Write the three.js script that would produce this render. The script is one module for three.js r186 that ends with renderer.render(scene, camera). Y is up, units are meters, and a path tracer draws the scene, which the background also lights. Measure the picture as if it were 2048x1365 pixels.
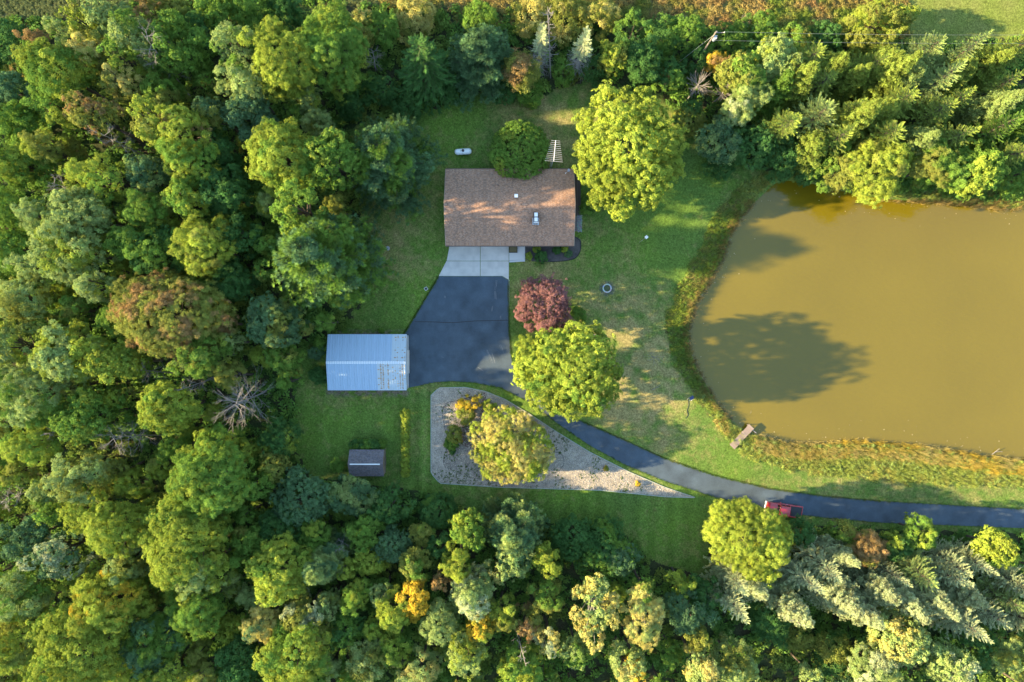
import * as THREE from 'three';
import { mergeGeometries } from 'three/addons/utils/BufferGeometryUtils.js';
import { RoundedBoxGeometry } from 'three/addons/geometries/RoundedBoxGeometry.js';
import { ImprovedNoise } from 'three/addons/math/ImprovedNoise.js';

// ---------------------------------------------------------------- camera, sky, sun, exposure
const CAM_H = 106, FOCAL = 1357;                       // metres above the lawn; focal length in pixels of a 2048 px wide frame
const scene = new THREE.Scene();
const camera = new THREE.PerspectiveCamera(2 * Math.atan(682.5 / FOCAL) * 180 / Math.PI, 1.5, 1, 4000);
camera.position.set(0, CAM_H, 0);
camera.up.set(0, 0, -1);
camera.lookAt(0, 0, 0);
const renderer = new THREE.WebGLRenderer({ antialias: true });
renderer.toneMapping = THREE.LinearToneMapping;
renderer.toneMappingExposure = 4.7;
renderer.shadowMap.enabled = true;

const SUN_EL = 19 * Math.PI / 180;
const sunDir = new THREE.Vector3(-Math.cos(SUN_EL), Math.sin(SUN_EL), 0.05 * Math.cos(SUN_EL)).normalize();  // towards the sun: low in the west
{ // clear evening air: blue overhead, paler and hazier towards the horizon, a warm glow round the low sun
  const W = 256, H = 128, d = new Float32Array(W * H * 4), v = new THREE.Vector3();
  for (let j = 0; j < H; j++) for (let i = 0; i < W; i++) {
    const up = ((j + 0.5) / H - 0.5) * Math.PI, a = ((i + 0.5) / W - 0.5) * 2 * Math.PI;
    v.set(Math.cos(a) * Math.cos(up), Math.sin(up), Math.sin(a) * Math.cos(up));
    const k = Math.pow(1 - Math.max(0, v.y), 3), g = Math.exp(-Math.pow(v.angleTo(sunDir) / 0.36, 2)), o = (j * W + i) * 4;
    d[o] = 0.128 + 0.19 * k + 0.65 * g; d[o + 1] = 0.222 + 0.14 * k + 0.44 * g; d[o + 2] = 0.36 + 0.055 * k + 0.22 * g; d[o + 3] = 1;
  }
  const t = new THREE.DataTexture(d, W, H, THREE.RGBAFormat, THREE.FloatType);
  t.mapping = THREE.EquirectangularReflectionMapping; t.magFilter = t.minFilter = THREE.LinearFilter; t.needsUpdate = true;
  scene.background = t; scene.environment = t;
}
const sun = new THREE.DirectionalLight(new THREE.Color().setRGB(1, 0.8, 0.46), 5);
sun.name = 'sun';
sun.position.copy(sunDir).multiplyScalar(300);
sun.castShadow = true;
sun.shadow.radius = 1.5;
sun.shadow.mapSize.set(4096, 4096);
Object.assign(sun.shadow.camera, { left: -120, right: 120, top: 90, bottom: -90, near: 1, far: 700 });
scene.add(sun, sun.target);

// ---------------------------------------------------------------- helpers
const V = (x, y, z) => new THREE.Vector3(x, y, z);
function mulberry(a) { return () => { a = (a + 0x6d2b79f5) | 0; let t = Math.imul(a ^ (a >>> 15), 1 | a); t = (t + Math.imul(t ^ (t >>> 7), 61 | t)) ^ t; return ((t ^ (t >>> 14)) >>> 0) / 4294967296; }; }
let rnd = mulberry(11);
const rr = (a, b) => a + (b - a) * rnd();
const clamp = (x, a = 0, b = 1) => Math.min(b, Math.max(a, x));
const smooth = (a, b, x) => { const t = clamp((x - a) / (b - a)); return t * t * (3 - 2 * t); };
const mix3 = (a, b, t) => [a[0] + (b[0] - a[0]) * t, a[1] + (b[1] - a[1]) * t, a[2] + (b[2] - a[2]) * t];
// a spot in the survey picture (2048 x 1365) for something that is h metres above the lawn -> metres east and south of the middle
const at = (px, py, h = 0) => [(px - 1024) * (CAM_H - h) / FOCAL, (py - 682.5) * (CAM_H - h) / FOCAL];
const PXM = FOCAL / CAM_H;
const perlin = new ImprovedNoise();
const n2 = (x, y, s = 0) => perlin.noise(x, y, s + 0.37);
const fbm = (x, y, o = 4, s = 0) => { let v = 0, a = 0.5; for (let i = 0; i < o; i++) { v += a * n2(x, y, s + i * 7.3); x *= 2.03; y *= 2.03; a *= 0.5; } return v; };
function inside(poly, x, y) { let c = false; for (let i = 0, j = poly.length - 1; i < poly.length; j = i++) { const [xi, yi] = poly[i], [xj, yj] = poly[j]; if ((yi > y) !== (yj > y) && x < ((xj - xi) * (y - yi)) / (yj - yi) + xi) c = !c; } return c; }
function edgeDist(poly, x, y, open) { let d = 1e9; for (let i = open ? 1 : 0, j = open ? 0 : poly.length - 1; i < poly.length; j = i++) { const [ax, ay] = poly[j], [bx, by] = poly[i], dx = bx - ax, dy = by - ay, t = clamp(((x - ax) * dx + (y - ay) * dy) / (dx * dx + dy * dy)); d = Math.min(d, Math.hypot(x - ax - t * dx, y - ay - t * dy)); } return d; }
function spline(pts, n = 8, closed = false) { const c = new THREE.CatmullRomCurve3(pts.map(([x, y]) => V(x, y, 0)), closed, 'centripetal'); return c.getPoints(n * pts.length).map((p) => [p.x, p.y]); }
const counts = {};
function numbered(name) { const k = counts[name] = (counts[name] ?? -1) + 1; return k ? name + '_' + String(k).padStart(3, '0') : name; }
function tag(o, label, category, group) { o.userData.label = label; o.userData.category = category; if (group) o.userData.group = group; return o; }
function thing(name, label, category, [x, y, z] = [0, 0, 0], turn = 0, group) { const o = new THREE.Group(); o.name = numbered(name); o.position.set(x, y, z); o.rotation.y = turn; scene.add(o); return tag(o, label, category, group); }
function part(name, geo, mat, parent) { const m = new THREE.Mesh(Array.isArray(geo) ? mergeGeometries(geo.map((g) => (g.index ? g.toNonIndexed() : g))) : geo, mat); m.name = name; m.castShadow = m.receiveShadow = true; parent.add(m); return m; }
function struct(name, geo, mat) { const m = part(name, geo, mat, scene); m.name = numbered(name); m.userData.kind = 'structure'; return m; }
function box(w, h, d, x = 0, y = 0, z = 0, r = 0) { const g = r ? new RoundedBoxGeometry(w, h, d, 2, r) : new THREE.BoxGeometry(w, h, d); g.translate(x, y, z); return g; }
function rod(a, b, r0, r1 = r0, seg = 6) { const A = V(...a), B = V(...b), d = B.clone().sub(A), g = new THREE.CylinderGeometry(r1, r0, d.length(), seg); g.translate(0, d.length() / 2, 0); g.applyQuaternion(new THREE.Quaternion().setFromUnitVectors(V(0, 1, 0), d.normalize())); g.translate(...a); return g; }
const cyl = (r0, r1, h, x, y, z, seg = 20) => { const g = new THREE.CylinderGeometry(r1, r0, h, seg); g.translate(x, y, z); return g; };
function flat(poly, y, uvScale = 1) { const s = new THREE.Shape(poly.map(([x, z]) => new THREE.Vector2(x, -z))), g = new THREE.ShapeGeometry(s, 1); g.rotateX(-Math.PI / 2); g.translate(0, y, 0); const p = g.attributes.position, uv = g.attributes.uv; for (let i = 0; i < p.count; i++) uv.setXY(i, p.getX(i) * uvScale, p.getZ(i) * uvScale); return g; }
const lin = (r, g, b) => new THREE.Color().setRGB(r, g, b);
const std = (c, roughness = 0.8, extra = {}) => new THREE.MeshStandardMaterial({ color: Array.isArray(c) ? lin(...c) : c, roughness, ...extra });
// colour map from f(u, v) -> linear rgb
function paint(w, h, f, wrap = THREE.MirroredRepeatWrapping) {
  const d = new Uint8Array(w * h * 4), enc = (x) => Math.round(255 * clamp(x <= 0.0031308 ? x * 12.92 : 1.055 * Math.pow(x, 1 / 2.4) - 0.055));
  for (let y = 0, i = 0; y < h; y++) for (let x = 0; x < w; x++, i += 4) { const c = f(x, y); d[i] = enc(c[0]); d[i + 1] = enc(c[1]); d[i + 2] = enc(c[2]); d[i + 3] = 255; }
  const t = new THREE.DataTexture(d, w, h); t.colorSpace = THREE.SRGBColorSpace; t.wrapS = t.wrapT = wrap; t.magFilter = t.minFilter = THREE.LinearFilter; t.needsUpdate = true; return t;
}
function relief(w, h, f) { const d = new Uint8Array(w * h * 4); for (let y = 0, i = 0; y < h; y++) for (let x = 0; x < w; x++, i += 4) { d[i] = d[i + 1] = d[i + 2] = 255 * clamp(f(x, y)); d[i + 3] = 255; } const t = new THREE.DataTexture(d, w, h); t.wrapS = t.wrapT = THREE.MirroredRepeatWrapping; t.magFilter = THREE.LinearFilter; t.needsUpdate = true; return t; }
const tile = (x, y, w, h, f) => f(x, y);   // the maps are mirrored at their edges
const world = (poly, h = 0) => poly.map(([x, y]) => at(x, y, h));

// ---------------------------------------------------------------- outlines in the survey picture
const POND = spline([[2600, 440], [2048, 415], [1900, 402], [1760, 392], [1660, 372], [1600, 358], [1555, 362], [1520, 392], [1488, 424], [1462, 462], [1446, 510], [1418, 560], [1390, 610], [1376, 662], [1384, 716], [1410, 770], [1440, 818], [1468, 848], [1500, 868], [1550, 884], [1610, 893], [1700, 889], [1800, 894], [1900, 906], [1970, 918], [2060, 926], [2600, 960]], 6);
const BANK = spline([[2600, 1010], [2060, 977], [1930, 972], [1800, 964], [1650, 950], [1560, 934], [1490, 905], [1440, 858], [1398, 800], [1358, 742], [1336, 680], [1326, 620], [1330, 556], [1344, 500], [1368, 452], [1405, 414], [1450, 384], [1500, 362], [1560, 340]], 6);
const BANK_AREA = [...BANK, [1640, 330], [2600, 380], [2600, 440], ...POND.slice(7), [2600, 960]];
const DRIVE = [[877, 553], [1004, 553], [1017, 561], [1017, 600], [1018, 660], [1022, 712], [1033, 748], [1056, 782], [1092, 808], [1140, 833], [1230, 872], [1330, 918], [1430, 952], [1540, 978], [1640, 992], [1760, 1003], [2048, 1019], [2700, 1040], [2700, 1078], [2048, 1057], [1760, 1046], [1640, 1035], [1540, 1021], [1430, 995], [1330, 963], [1250, 930], [1180, 892], [1120, 851], [1060, 806], [1002, 776], [950, 766], [905, 763], [870, 765], [842, 771], [815, 776], [806, 776], [806, 672], [814, 658]];
const GRAVEL = [[862, 791], [878, 776], [930, 775], [970, 783], [1010, 799], [1060, 829], [1110, 862], [1180, 905], [1260, 945], [1330, 975], [1392, 996], [1330, 994], [1200, 981], [1000, 975], [880, 967], [862, 946]];
const WOODS = [
  [[-700, 40], [120, 40], [420, -20], [640, -20], [745, 70], [790, 190], [700, 260], [720, 420], [745, 560], [690, 660], [600, 700], [590, 900], [625, 960], [730, 968], [850, 985], [960, 1030], [1250, 1070], [1300, 1120], [1420, 1160], [1420, 2000], [-700, 2000]],
  [[640, 10], [1400, 40], [1400, 160], [1290, 190], [1180, 160], [1060, 195], [960, 180], [880, 215], [760, 240]],
  [[1300, 60], [1690, 60], [1700, 90], [2700, 60], [2700, 410], [2048, 408], [1900, 395], [1650, 360], [1560, 345], [1440, 330], [1380, 260], [1330, 200]],
  [[1420, 1040], [1480, 1035], [1620, 1052], [2700, 1090], [2700, 2000], [1420, 2000]],
];
// the outlines drawn once into a small raster, for quick look-ups
function raster(polys) {
  const w = 1400, h = 1000, c = document.createElement('canvas'); c.width = w; c.height = h;
  const g = c.getContext('2d'); g.fillStyle = '#fff';
  for (const p of polys) { g.beginPath(); p.forEach(([x, y], i) => (i ? g.lineTo((x + 376) / 2, (y + 318) / 2) : g.moveTo((x + 376) / 2, (y + 318) / 2))); g.closePath(); g.fill(); }
  const d = g.getImageData(0, 0, w, h).data, bits = new Uint8Array(w * h);
  for (let i = 0; i < bits.length; i++) bits[i] = d[i * 4 + 3] > 127 ? 1 : 0;
  return (x, y) => { const X = Math.round((x + 376) / 2), Y = Math.round((y + 318) / 2); return X >= 0 && Y >= 0 && X < w && Y < h && bits[Y * w + X] === 1; };
}
const inWoods = raster(WOODS), inBank = raster([BANK_AREA]);
const DRY = [[1085, 540, 60, .7], [1215, 600, 70, .75], [1260, 650, 70, .8], [1290, 720, 90, .9], [1290, 830, 100, .8], [1230, 800, 60, .7], [1330, 770, 60, .6], [1150, 230, 150, .55], [1070, 200, 110, .4], [780, 540, 70, .6], [760, 460, 80, .6], [860, 380, 60, .5], [1045, 590, 40, .6], [1260, 480, 50, .3], [1340, 890, 50, .5], [700, 795, 40, .6], [760, 790, 40, .35], [1700, 980, 120, .35], [1950, 985, 120, .45], [1060, 1000, 60, .4], [1180, 460, 50, .4], [930, 230, 60, -.5], [1330, 470, 90, -.4], [1320, 380, 120, -.6], [1200, 1040, 200, -.25], [820, 640, 60, -.4], [700, 850, 90, -.2], [1780, 962, 40, .3]];
const DRY_GRID = new Float32Array(460 * 320);   // the dry patches summed on a 6 px grid
for (let j = 0; j < 320; j++) for (let i = 0; i < 460; i++) { let v = 0; const px = i * 6 - 360, py = j * 6 - 300; for (const [x, y, r, k] of DRY) { const q = ((px - x) ** 2 + (py - y) ** 2) / (r * r); if (q < 4) v += k * Math.exp(-q * 1.3); } DRY_GRID[j * 460 + i] = v; }
const dryAt = (px, py) => DRY_GRID[clamp(Math.round((py + 300) / 6), 0, 319) * 460 + clamp(Math.round((px + 360) / 6), 0, 459)];
function lawnColor(px, py, seedJitter) {
  const u = px / 90, v = py / 90;
  let dry = 0.06 + 0.7 * fbm(u * 1.5, v * 1.5, 5, 3) + 0.45 * n2(px / 11, py / 11, 5) + 0.3 * n2(px / 4.5, py / 4.5, 6);
  dry += dryAt(px, py) * (0.75 + 1.1 * n2(px / 22, py / 22, 9));
  const lush = clamp(0.5 + 1.2 * fbm(u * 0.8, v * 0.8, 3, 21));
  let c = mix3([0.078, 0.126, 0.03], [0.108, 0.178, 0.026], lush);
  c = mix3(c, [0.25, 0.205, 0.08], clamp(dry * 0.78));
  if (py > 960 && px < 1430 && px > 880) { const s = Math.sin(px / 5.5) * 0.09; c = c.map((k) => k * (1 + s)); }
  if (px > 815 && px < 862 && py > 770) { const s = Math.sin((px - 815) / 4.2) * 0.16; c = c.map((k) => k * (1 + s)); }
  if (px > 560 && px < 810 && py > 780 && py < 960) { const s = Math.sin(px / 6.5 + py / 60) * 0.06; c = c.map((k) => k * (1 + s)); }
  return c;
}
function groundColor(px, py) {
  const w = n2(px / 16, py / 16, 2) * 12 + n2(px / 5, py / 5, 4) * 4, X = px + w, Y = py + w * 0.7;
  if (inWoods(X, Y)) return mix3([0.05, 0.042, 0.024], [0.035, 0.06, 0.018], clamp(0.5 + 1.6 * fbm(px / 40, py / 40, 3, 8)));
  if (Y < 60 && X < 900) return mix3([0.11, 0.095, 0.05], [0.07, 0.1, 0.03], clamp(0.5 + 2 * n2(px / 7, py / 7, 1)));
  if (X > 900 && X < 1815 && Y < 70) return mix3(mix3([0.2, 0.16, 0.06], [0.15, 0.1, 0.05], clamp(0.4 + 2 * fbm(px / 70, py / 30, 3, 5))), [0.1, 0.14, 0.03], clamp(0.4 + 2.2 * fbm(px / 50, py / 40, 4, 15)));
  if (X > 1815 && Y < 90) return mix3([0.13, 0.17, 0.03], [0.17, 0.18, 0.05], clamp(0.5 + fbm(px / 40, py / 40, 3)));
  if (inBank(X, Y) && (Y > 800 || edgeDist(POND, px, py) < 44 + 12 * n2(px / 30, py / 30, 61))) return mix3([0.11, 0.11, 0.035], [0.085, 0.14, 0.028], clamp(0.5 + 1.5 * n2(px / 12, py / 12)));
  // bare earth by the barn walls
  const barn = clamp(1 - Math.max(Math.abs(px - 735) - 78, 0) / 9) * clamp(1 - Math.max(Math.abs(py - 727) - 60, 0) / 10) * clamp(0.7 + 2 * n2(px / 9, py / 5, 6));
  let c = mix3(lawnColor(px, py), [0.17, 0.13, 0.1], barn * 0.85);
  const ring = Math.hypot(px - 1214, py - 578);
  if (ring < 18) c = mix3(c, [0.09, 0.09, 0.08], 0.75 * smooth(18, 11, ring + 4 * n2(px / 4, py / 4)));
  return c;
}

// ---------------------------------------------------------------- ground, pond
const GX = 96, GZ = 64;
{
  const W = 2048, Hh = 1366, g = mulberry(5);
  const map = paint(W, Hh, (x, y) => {
    const px = 1024 + ((x + 0.5) / W * 2 - 1) * GX * PXM, py = 682.5 + ((y + 0.5) / Hh * 2 - 1) * GZ * PXM;
    const c = groundColor(px, py), k = (0.6 + 0.8 * g()) * (1 + 0.35 * n2(px / 3.3, py / 3.3, 12));
    return [c[0] * k, c[1] * k, c[2] * k];
  }, THREE.MirroredRepeatWrapping);
  const axis = (half, step) => { const a = []; for (let x = -half; x <= half + 1e-6; x += step) a.push(x); for (const e of [15, 60, 300, 1500]) { a.unshift(-half - e); a.push(half + e); } return a; };
  const xs = axis(GX, 0.6), zs = axis(GZ, 0.6), pos = [], uv = [], idx = [];
  const pw = world(POND);
  for (const z of zs) for (const x of xs) {
    let y = 0;
    if (x > 20 && z > -30 && z < 26) { const d = edgeDist(pw, x, z) * (inside(pw, x, z) ? -1 : 1); y = d > 1.6 ? 0 : -1.9 * smooth(1.6, -4.5, d) ; }
    pos.push(x, y, z); uv.push((x / GX + 1) / 2, (z / GZ + 1) / 2);
  }
  const n = xs.length;
  for (let j = 0; j + 1 < zs.length; j++) for (let i = 0; i + 1 < n; i++) { const a = j * n + i; idx.push(a, a + n, a + 1, a + 1, a + n, a + n + 1); }
  const geo = new THREE.BufferGeometry();
  geo.setAttribute('position', new THREE.Float32BufferAttribute(pos, 3)); geo.setAttribute('uv', new THREE.Float32BufferAttribute(uv, 2)); geo.setIndex(idx); geo.computeVertexNormals();
  struct('ground', geo, new THREE.MeshPhysicalMaterial({ map, roughness: 1, specularIntensity: 0.1, name: 'lawn' }));
  // water: brown and cloudy with silt
  const wm = paint(512, 512, (x, y) => { const k = 1 + 0.16 * tile(x, y, 512, 512, (a, b) => fbm(a / 130, b / 130, 3, 2)) + 0.05 * (rnd() - 0.5); return [0.137 * k, 0.102 * k, 0.005 * k]; });
  const wb = relief(512, 512, (x, y) => 0.5 + 0.5 * tile(x, y, 512, 512, (a, b) => fbm(a / 30, b / 18, 3, 4)));
  wm.repeat.set(1 / 60, 1 / 60); wb.repeat.set(1 / 14, 1 / 14);
  struct('pond_water', flat(world(POND), -0.42), new THREE.MeshPhysicalMaterial({ map: wm, roughness: 0.12, bumpMap: wb, bumpScale: 0.02, name: 'silty_water' }));
}

// ---------------------------------------------------------------- driveway, concrete, gravel bed
function speckle(w, base, vary, grain, seed, extra) { const g = mulberry(seed); return paint(w, w, (x, y) => { let k = 1 + vary * 2 * tile(x, y, w, w, (a, b) => fbm(a / (w / 6), b / (w / 6), 4, seed)) + grain * (g() - 0.5); const c = base.map((b) => b * k); return extra ? extra(x, y, c) : c; }); }
{
  const map = speckle(512, [0.055, 0.078, 0.1], 0.3, 0.45, 31); map.repeat.set(1 / 11, 1 / 11);
  struct('driveway', flat(world(DRIVE), 0.012), new THREE.MeshStandardMaterial({ map, roughness: 0.88, name: 'asphalt' }));
  // sealed joint across the driveway, and the pale scuffs near the garage
  const seal = [[829, 643], [870, 643.5], [905, 645], [950, 641.5], [1000, 640.5], [1017, 640], [1017, 641.6], [1000, 642], [950, 643.2], [905, 646.8], [870, 645.2], [829, 644.6]];
  struct('driveway_joint', flat(world(seal), 0.017), std([0.028, 0.032, 0.038], 0.8));
  const scuff = [];
  for (const [x, y, l, a] of [[993, 560, 22, 1.7], [990, 582, 20, 1.55], [1001, 632, 8, 1.6], [985, 612, 14, 1.8], [889, 592, 5, 1.4], [984, 706, 26, 1.3], [973, 700, 30, 1.2], [1000, 690, 22, 1.2], [956, 735, 14, .6], [884, 714, 3, 1]])
    for (let i = 0; i < 3; i++) { const o = (rnd() - 0.5) * 3, dx = Math.cos(a + (rnd() - 0.5) * .12), dy = Math.sin(a), w = rr(0.25, 0.55), x0 = x + o, q = l * rr(0.5, 1); scuff.push(flat(world([[x0 - w, y], [x0 + w * .6, y], [x0 + dx * q + w, y + dy * q], [x0 + dx * q - w * .5, y + dy * q]]), 0.0165 + i * 0.0006 + rnd() * .0004)); }
  const sc = struct('chalk_scuff', scuff, std([0.15, 0.16, 0.17], 0.9)); sc.userData.kind = 'stuff';
}
{
  const map = speckle(512, [0.51, 0.47, 0.42], 0.14, 0.12, 41); map.repeat.set(1 / 6, 1 / 6);
  const m = new THREE.MeshStandardMaterial({ map, roughness: 0.85, name: 'concrete' });
  // apron cut into slabs with open joints
  const slabs = [[[903, 500], [960, 500], [960, 522], [893.5, 522]], [[961, 500], [1017.5, 500], [1017.5, 522], [961, 522]], [[892.7, 522.8], [960, 522.8], [960, 552.4], [877.6, 552.4]], [[961, 522.8], [1017.5, 522.8], [1017.5, 560], [1004.5, 552.4], [961, 552.4]]];
  const apron = thing('concrete_apron', 'pale concrete apron between the garage and the asphalt driveway', 'paving', [0, 0, 0]);
  for (const s of slabs) part('slab', flat(world(s.map(([x, y]) => [x, y < 501 ? 470 : y])), 0.03), m, apron);
  const curb = world([[1017.6, 560], [1018.5, 560], [1018.3, 612], [1017.8, 612]]);
  part('edge_strip', flat(curb, 0.026), m, apron);
  const walk = thing('porch_pad', 'light concrete porch step pad beside the apron at the front door', 'step', [0, 0, 0]);
  const w1 = world([[1018.6, 521], [1050, 519.5], [1050, 478], [1018.6, 478]]);
  const sh = new THREE.Shape(w1.map(([x, z]) => new THREE.Vector2(x, -z))), g = new THREE.ExtrudeGeometry(sh, { depth: 0.16, bevelEnabled: true, bevelSize: 0.012, bevelThickness: 0.012, bevelSegments: 1 }); g.rotateX(-Math.PI / 2);
  part('pad', g, std([0.55, 0.52, 0.48], 0.8), walk);
  const [ax, az] = at(1018.6, 523.5), [bx, bz] = at(1050, 521.5);
  part('step', [(() => { const b = box(Math.hypot(bx - ax, bz - az), 0.08, 0.28, 0, 0.04, 0); b.rotateY(Math.atan2(-(bz - az), bx - ax)); b.translate((ax + bx) / 2, 0, (az + bz) / 2); return b; })()], std([0.48, 0.48, 0.47], 0.8), walk);
  const [mx, mz] = at(1026.5, 499.5, 0.2);
  const mat = thing('planter_box', 'low square wooden planter of dry brown soil on the porch pad', 'planter', [mx, 0.172, mz]);
  for (const [w, d, x, z] of [[1.3, .07, 0, .46], [1.3, .07, 0, -.46], [.07, .85, .615, 0], [.07, .85, -.615, 0]]) part('board', box(w, 0.22, d, x, 0.11, z), std([0.06, 0.045, 0.03], 0.9), mat);
  part('soil', box(1.16, 0.1, 0.85, 0, 0.08, 0), std([0.15, 0.12, 0.055], 0.95), mat);
}
const stoneGeo = new THREE.DodecahedronGeometry(1, 0); stoneGeo.scale(1, 0.6, 0.8);
function stuff(name, label, geo, mat, list, category) {   // list: [x, y, z, sx, sy, sz, rotation y, tilt, r, g, b]
  const m = new THREE.InstancedMesh(geo, mat, list.length), M = new THREE.Matrix4(), q = new THREE.Quaternion(), e = new THREE.Euler(), c = new THREE.Color();
  list.forEach((k, i) => { e.set(k[7] * Math.cos(k[6] * 3), k[6], k[7] * Math.sin(k[6] * 5)); M.compose(V(k[0], k[1], k[2]), q.setFromEuler(e), V(k[3], k[4], k[5])); m.setMatrixAt(i, M); m.setColorAt(i, c.setRGB(k[8], k[9], k[10])); });
  m.name = numbered(name); m.userData = { label, category: category ?? name.split('_').pop(), kind: 'stuff' }; m.castShadow = m.receiveShadow = true; scene.add(m); return m;
}
{
  const map = speckle(512, [0.32, 0.27, 0.215], 0.35, 1.0, 51); map.repeat.set(1 / 8, 1 / 8);
  struct('gravel_bed', flat(world(GRAVEL), 0.02), new THREE.MeshStandardMaterial({ map, roughness: 0.95, name: 'pea_gravel' }));
  const list = [];
  while (list.length < 20000) { const x = rr(862, 1392), y = rr(775, 997); if (!inside(GRAVEL, x, y)) continue; const [X, Z] = at(x, y), s = rr(0.03, 0.09), k = rr(0.45, 1.5); list.push([X, 0.03, Z, s, s, s, rr(0, 6), rr(-.4, .4), 0.36 * k, 0.31 * k, 0.25 * k * rr(.85, 1.05)]); }
  stuff('gravel', 'pale grey pebbles covering the garden bed inside the driveway curve', stoneGeo, std([1, 1, 1], 0.9), list);
  const edge = new THREE.CatmullRomCurve3([...GRAVEL, GRAVEL[0]].map(([x, y]) => { const [X, Z] = at(x, y); return V(X, 0.05, Z); }), false, 'catmullrom', 0.02);
  const eg = new THREE.ExtrudeGeometry(new THREE.Shape([new THREE.Vector2(-0.06, -0.05), new THREE.Vector2(0.06, -0.05), new THREE.Vector2(0.06, 0.05), new THREE.Vector2(-0.06, 0.05)]), { steps: 160, extrudePath: edge });
  struct('bed_edging', eg, std([0.3, 0.33, 0.27], 0.8));
  // dark planted part of the bed with a black curved border
  const inner = spline([[890, 808], [920, 800], [965, 790], [975, 830], [1000, 960], [960, 960], [905, 945], [887, 925], [890, 905], [897, 890], [888, 850], [885, 825]], 5, true);
  const mm = speckle(512, [0.22, 0.185, 0.15], 0.55, 1.1, 61); mm.repeat.set(1 / 7, 1 / 7);
  struct('planting_bed', flat(world(inner), 0.026), new THREE.MeshStandardMaterial({ map: mm, roughness: 0.95, name: 'mulch' }));
  const rim = (pts, r, c, name) => { const cu = new THREE.CatmullRomCurve3(pts.map(([x, y]) => { const [X, Z] = at(x, y); return V(X, 0.045, Z); })); struct(name, new THREE.TubeGeometry(cu, 60, r, 5), std(c, 0.8)); };
  rim([[965, 789], [920, 800], [890, 809], [885, 825], [888, 850], [897, 890], [890, 905], [887, 925], [892, 938]], 0.03, [0.03, 0.028, 0.025], 'bed_edging');
  rim([[1098, 905], [1112, 905], [1125, 912], [1128, 925], [1120, 940], [1105, 948]], 0.025, [0.05, 0.045, 0.04], 'bed_edging');
  // brick path and patio
  const g = mulberry(71), bm = paint(512, 512, (x, y) => { const row = Math.floor(y / 16), cx = (x + (row % 2) * 16) / 32, j = (y % 16 < 1.4 || (cx % 1) * 32 < 1.4) ? 0.7 : 1; const h = Math.sin(row * 12.9898 + Math.floor(cx) * 78.233) * 43758.5453, k = (0.8 + 0.45 * (h - Math.floor(h))) * j * (0.9 + 0.2 * g()); return [0.13 * k, 0.08 * k, 0.065 * k]; });
  bm.repeat.set(1 / 3.2, 1 / 3.2);
  const brick = new THREE.MeshStandardMaterial({ map: bm, roughness: 0.9, name: 'paver' });
  struct('paver_path', flat(world([[967, 785], [973.5, 787], [966, 830], [962, 852], [953, 852], [959, 825]]), 0.032), brick);
  struct('paver_patio', flat(world([[924, 853], [957, 850], [957, 885], [947, 900], [930, 893], [922, 890]]), 0.036), brick);
  // mulch bed in front of the house
  const fm = speckle(512, [0.075, 0.065, 0.06], 0.5, 1.1, 81); fm.repeat.set(1 / 5, 1 / 5);
  const front = spline([[1051, 470], [1120, 470], [1160, 478], [1162, 492], [1159, 506], [1150, 517], [1130, 522], [1090, 524], [1062, 522], [1051, 517]], 4, true);
  struct('mulch_bed', flat(world(front), 0.02), new THREE.MeshStandardMaterial({ map: fm, roughness: 0.95, name: 'mulch' }));
  rim([[1150, 474], [1160, 482], [1162, 492], [1159, 506], [1150, 517], [1130, 522], [1100, 524]], 0.05, [0.015, 0.015, 0.015], 'bed_edging');
}

// ---------------------------------------------------------------- leaves
const leafMat = new THREE.MeshPhysicalMaterial({ color: 0xffffff, roughness: 1, transmission: 0.28, thickness: 0, specularIntensity: 0, side: THREE.DoubleSide, name: 'leaf' });
function quadSet(list) {   // list of [centre, along, across]: bent leaves of two triangles each
  const p = [], nn = [];
  for (const [c, a, b, lift = 0] of list) {
    const n = V(0, 0, 0).crossVectors(a, b).normalize().multiplyScalar(-1);
    const A = c.clone().sub(a), B = c.clone().addScaledVector(b, 1).addScaledVector(n, lift), C = c.clone().add(a), D = c.clone().addScaledVector(b, -1).addScaledVector(n, lift);
    for (const t of [[A, B, C], [A, C, D]]) { const f = V(0, 0, 0).crossVectors(t[1].clone().sub(t[0]), t[2].clone().sub(t[0])).normalize(); for (const q of t) { p.push(q.x, q.y, q.z); nn.push(f.x, f.y, f.z); } }
  }
  const g = new THREE.BufferGeometry(); g.setAttribute('position', new THREE.Float32BufferAttribute(p, 3)); g.setAttribute('normal', new THREE.Float32BufferAttribute(nn, 3)); return g;
}
const sph = (r) => { const y = r() * 2 - 1, a = r() * 6.2832, s = Math.sqrt(1 - y * y); return V(s * Math.cos(a), y, s * Math.sin(a)); };
function leafClump(seed, n, size, spread = 1) {
  const r = mulberry(seed), L = [];
  for (let i = 0; i < n; i++) {
    const d = sph(r), c = V(d.x, Math.abs(d.y) * 0.75 - 0.15, d.z).multiplyScalar(0.35 + 0.65 * r());
    const up = V(d.x * 0.7, 0.9, d.z * 0.7).addScaledVector(sph(r), 0.75 * spread).normalize(), t = sph(r), a = t.addScaledVector(up, -t.dot(up)).normalize(), b = V(0, 0, 0).crossVectors(up, a), s = size * (0.7 + 0.6 * r());
    L.push([c, a.multiplyScalar(s), b.multiplyScalar(s * 0.62), s * 0.18]);
  }
  return quadSet(L);
}
const clumps = [leafClump(1, 50, 0.2), leafClump(2, 34, 0.25), leafClump(3, 26, 0.3), leafClump(4, 62, 0.175)];
const fineClumps = [leafClump(7, 36, 0.2), leafClump(8, 36, 0.2)];
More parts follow.
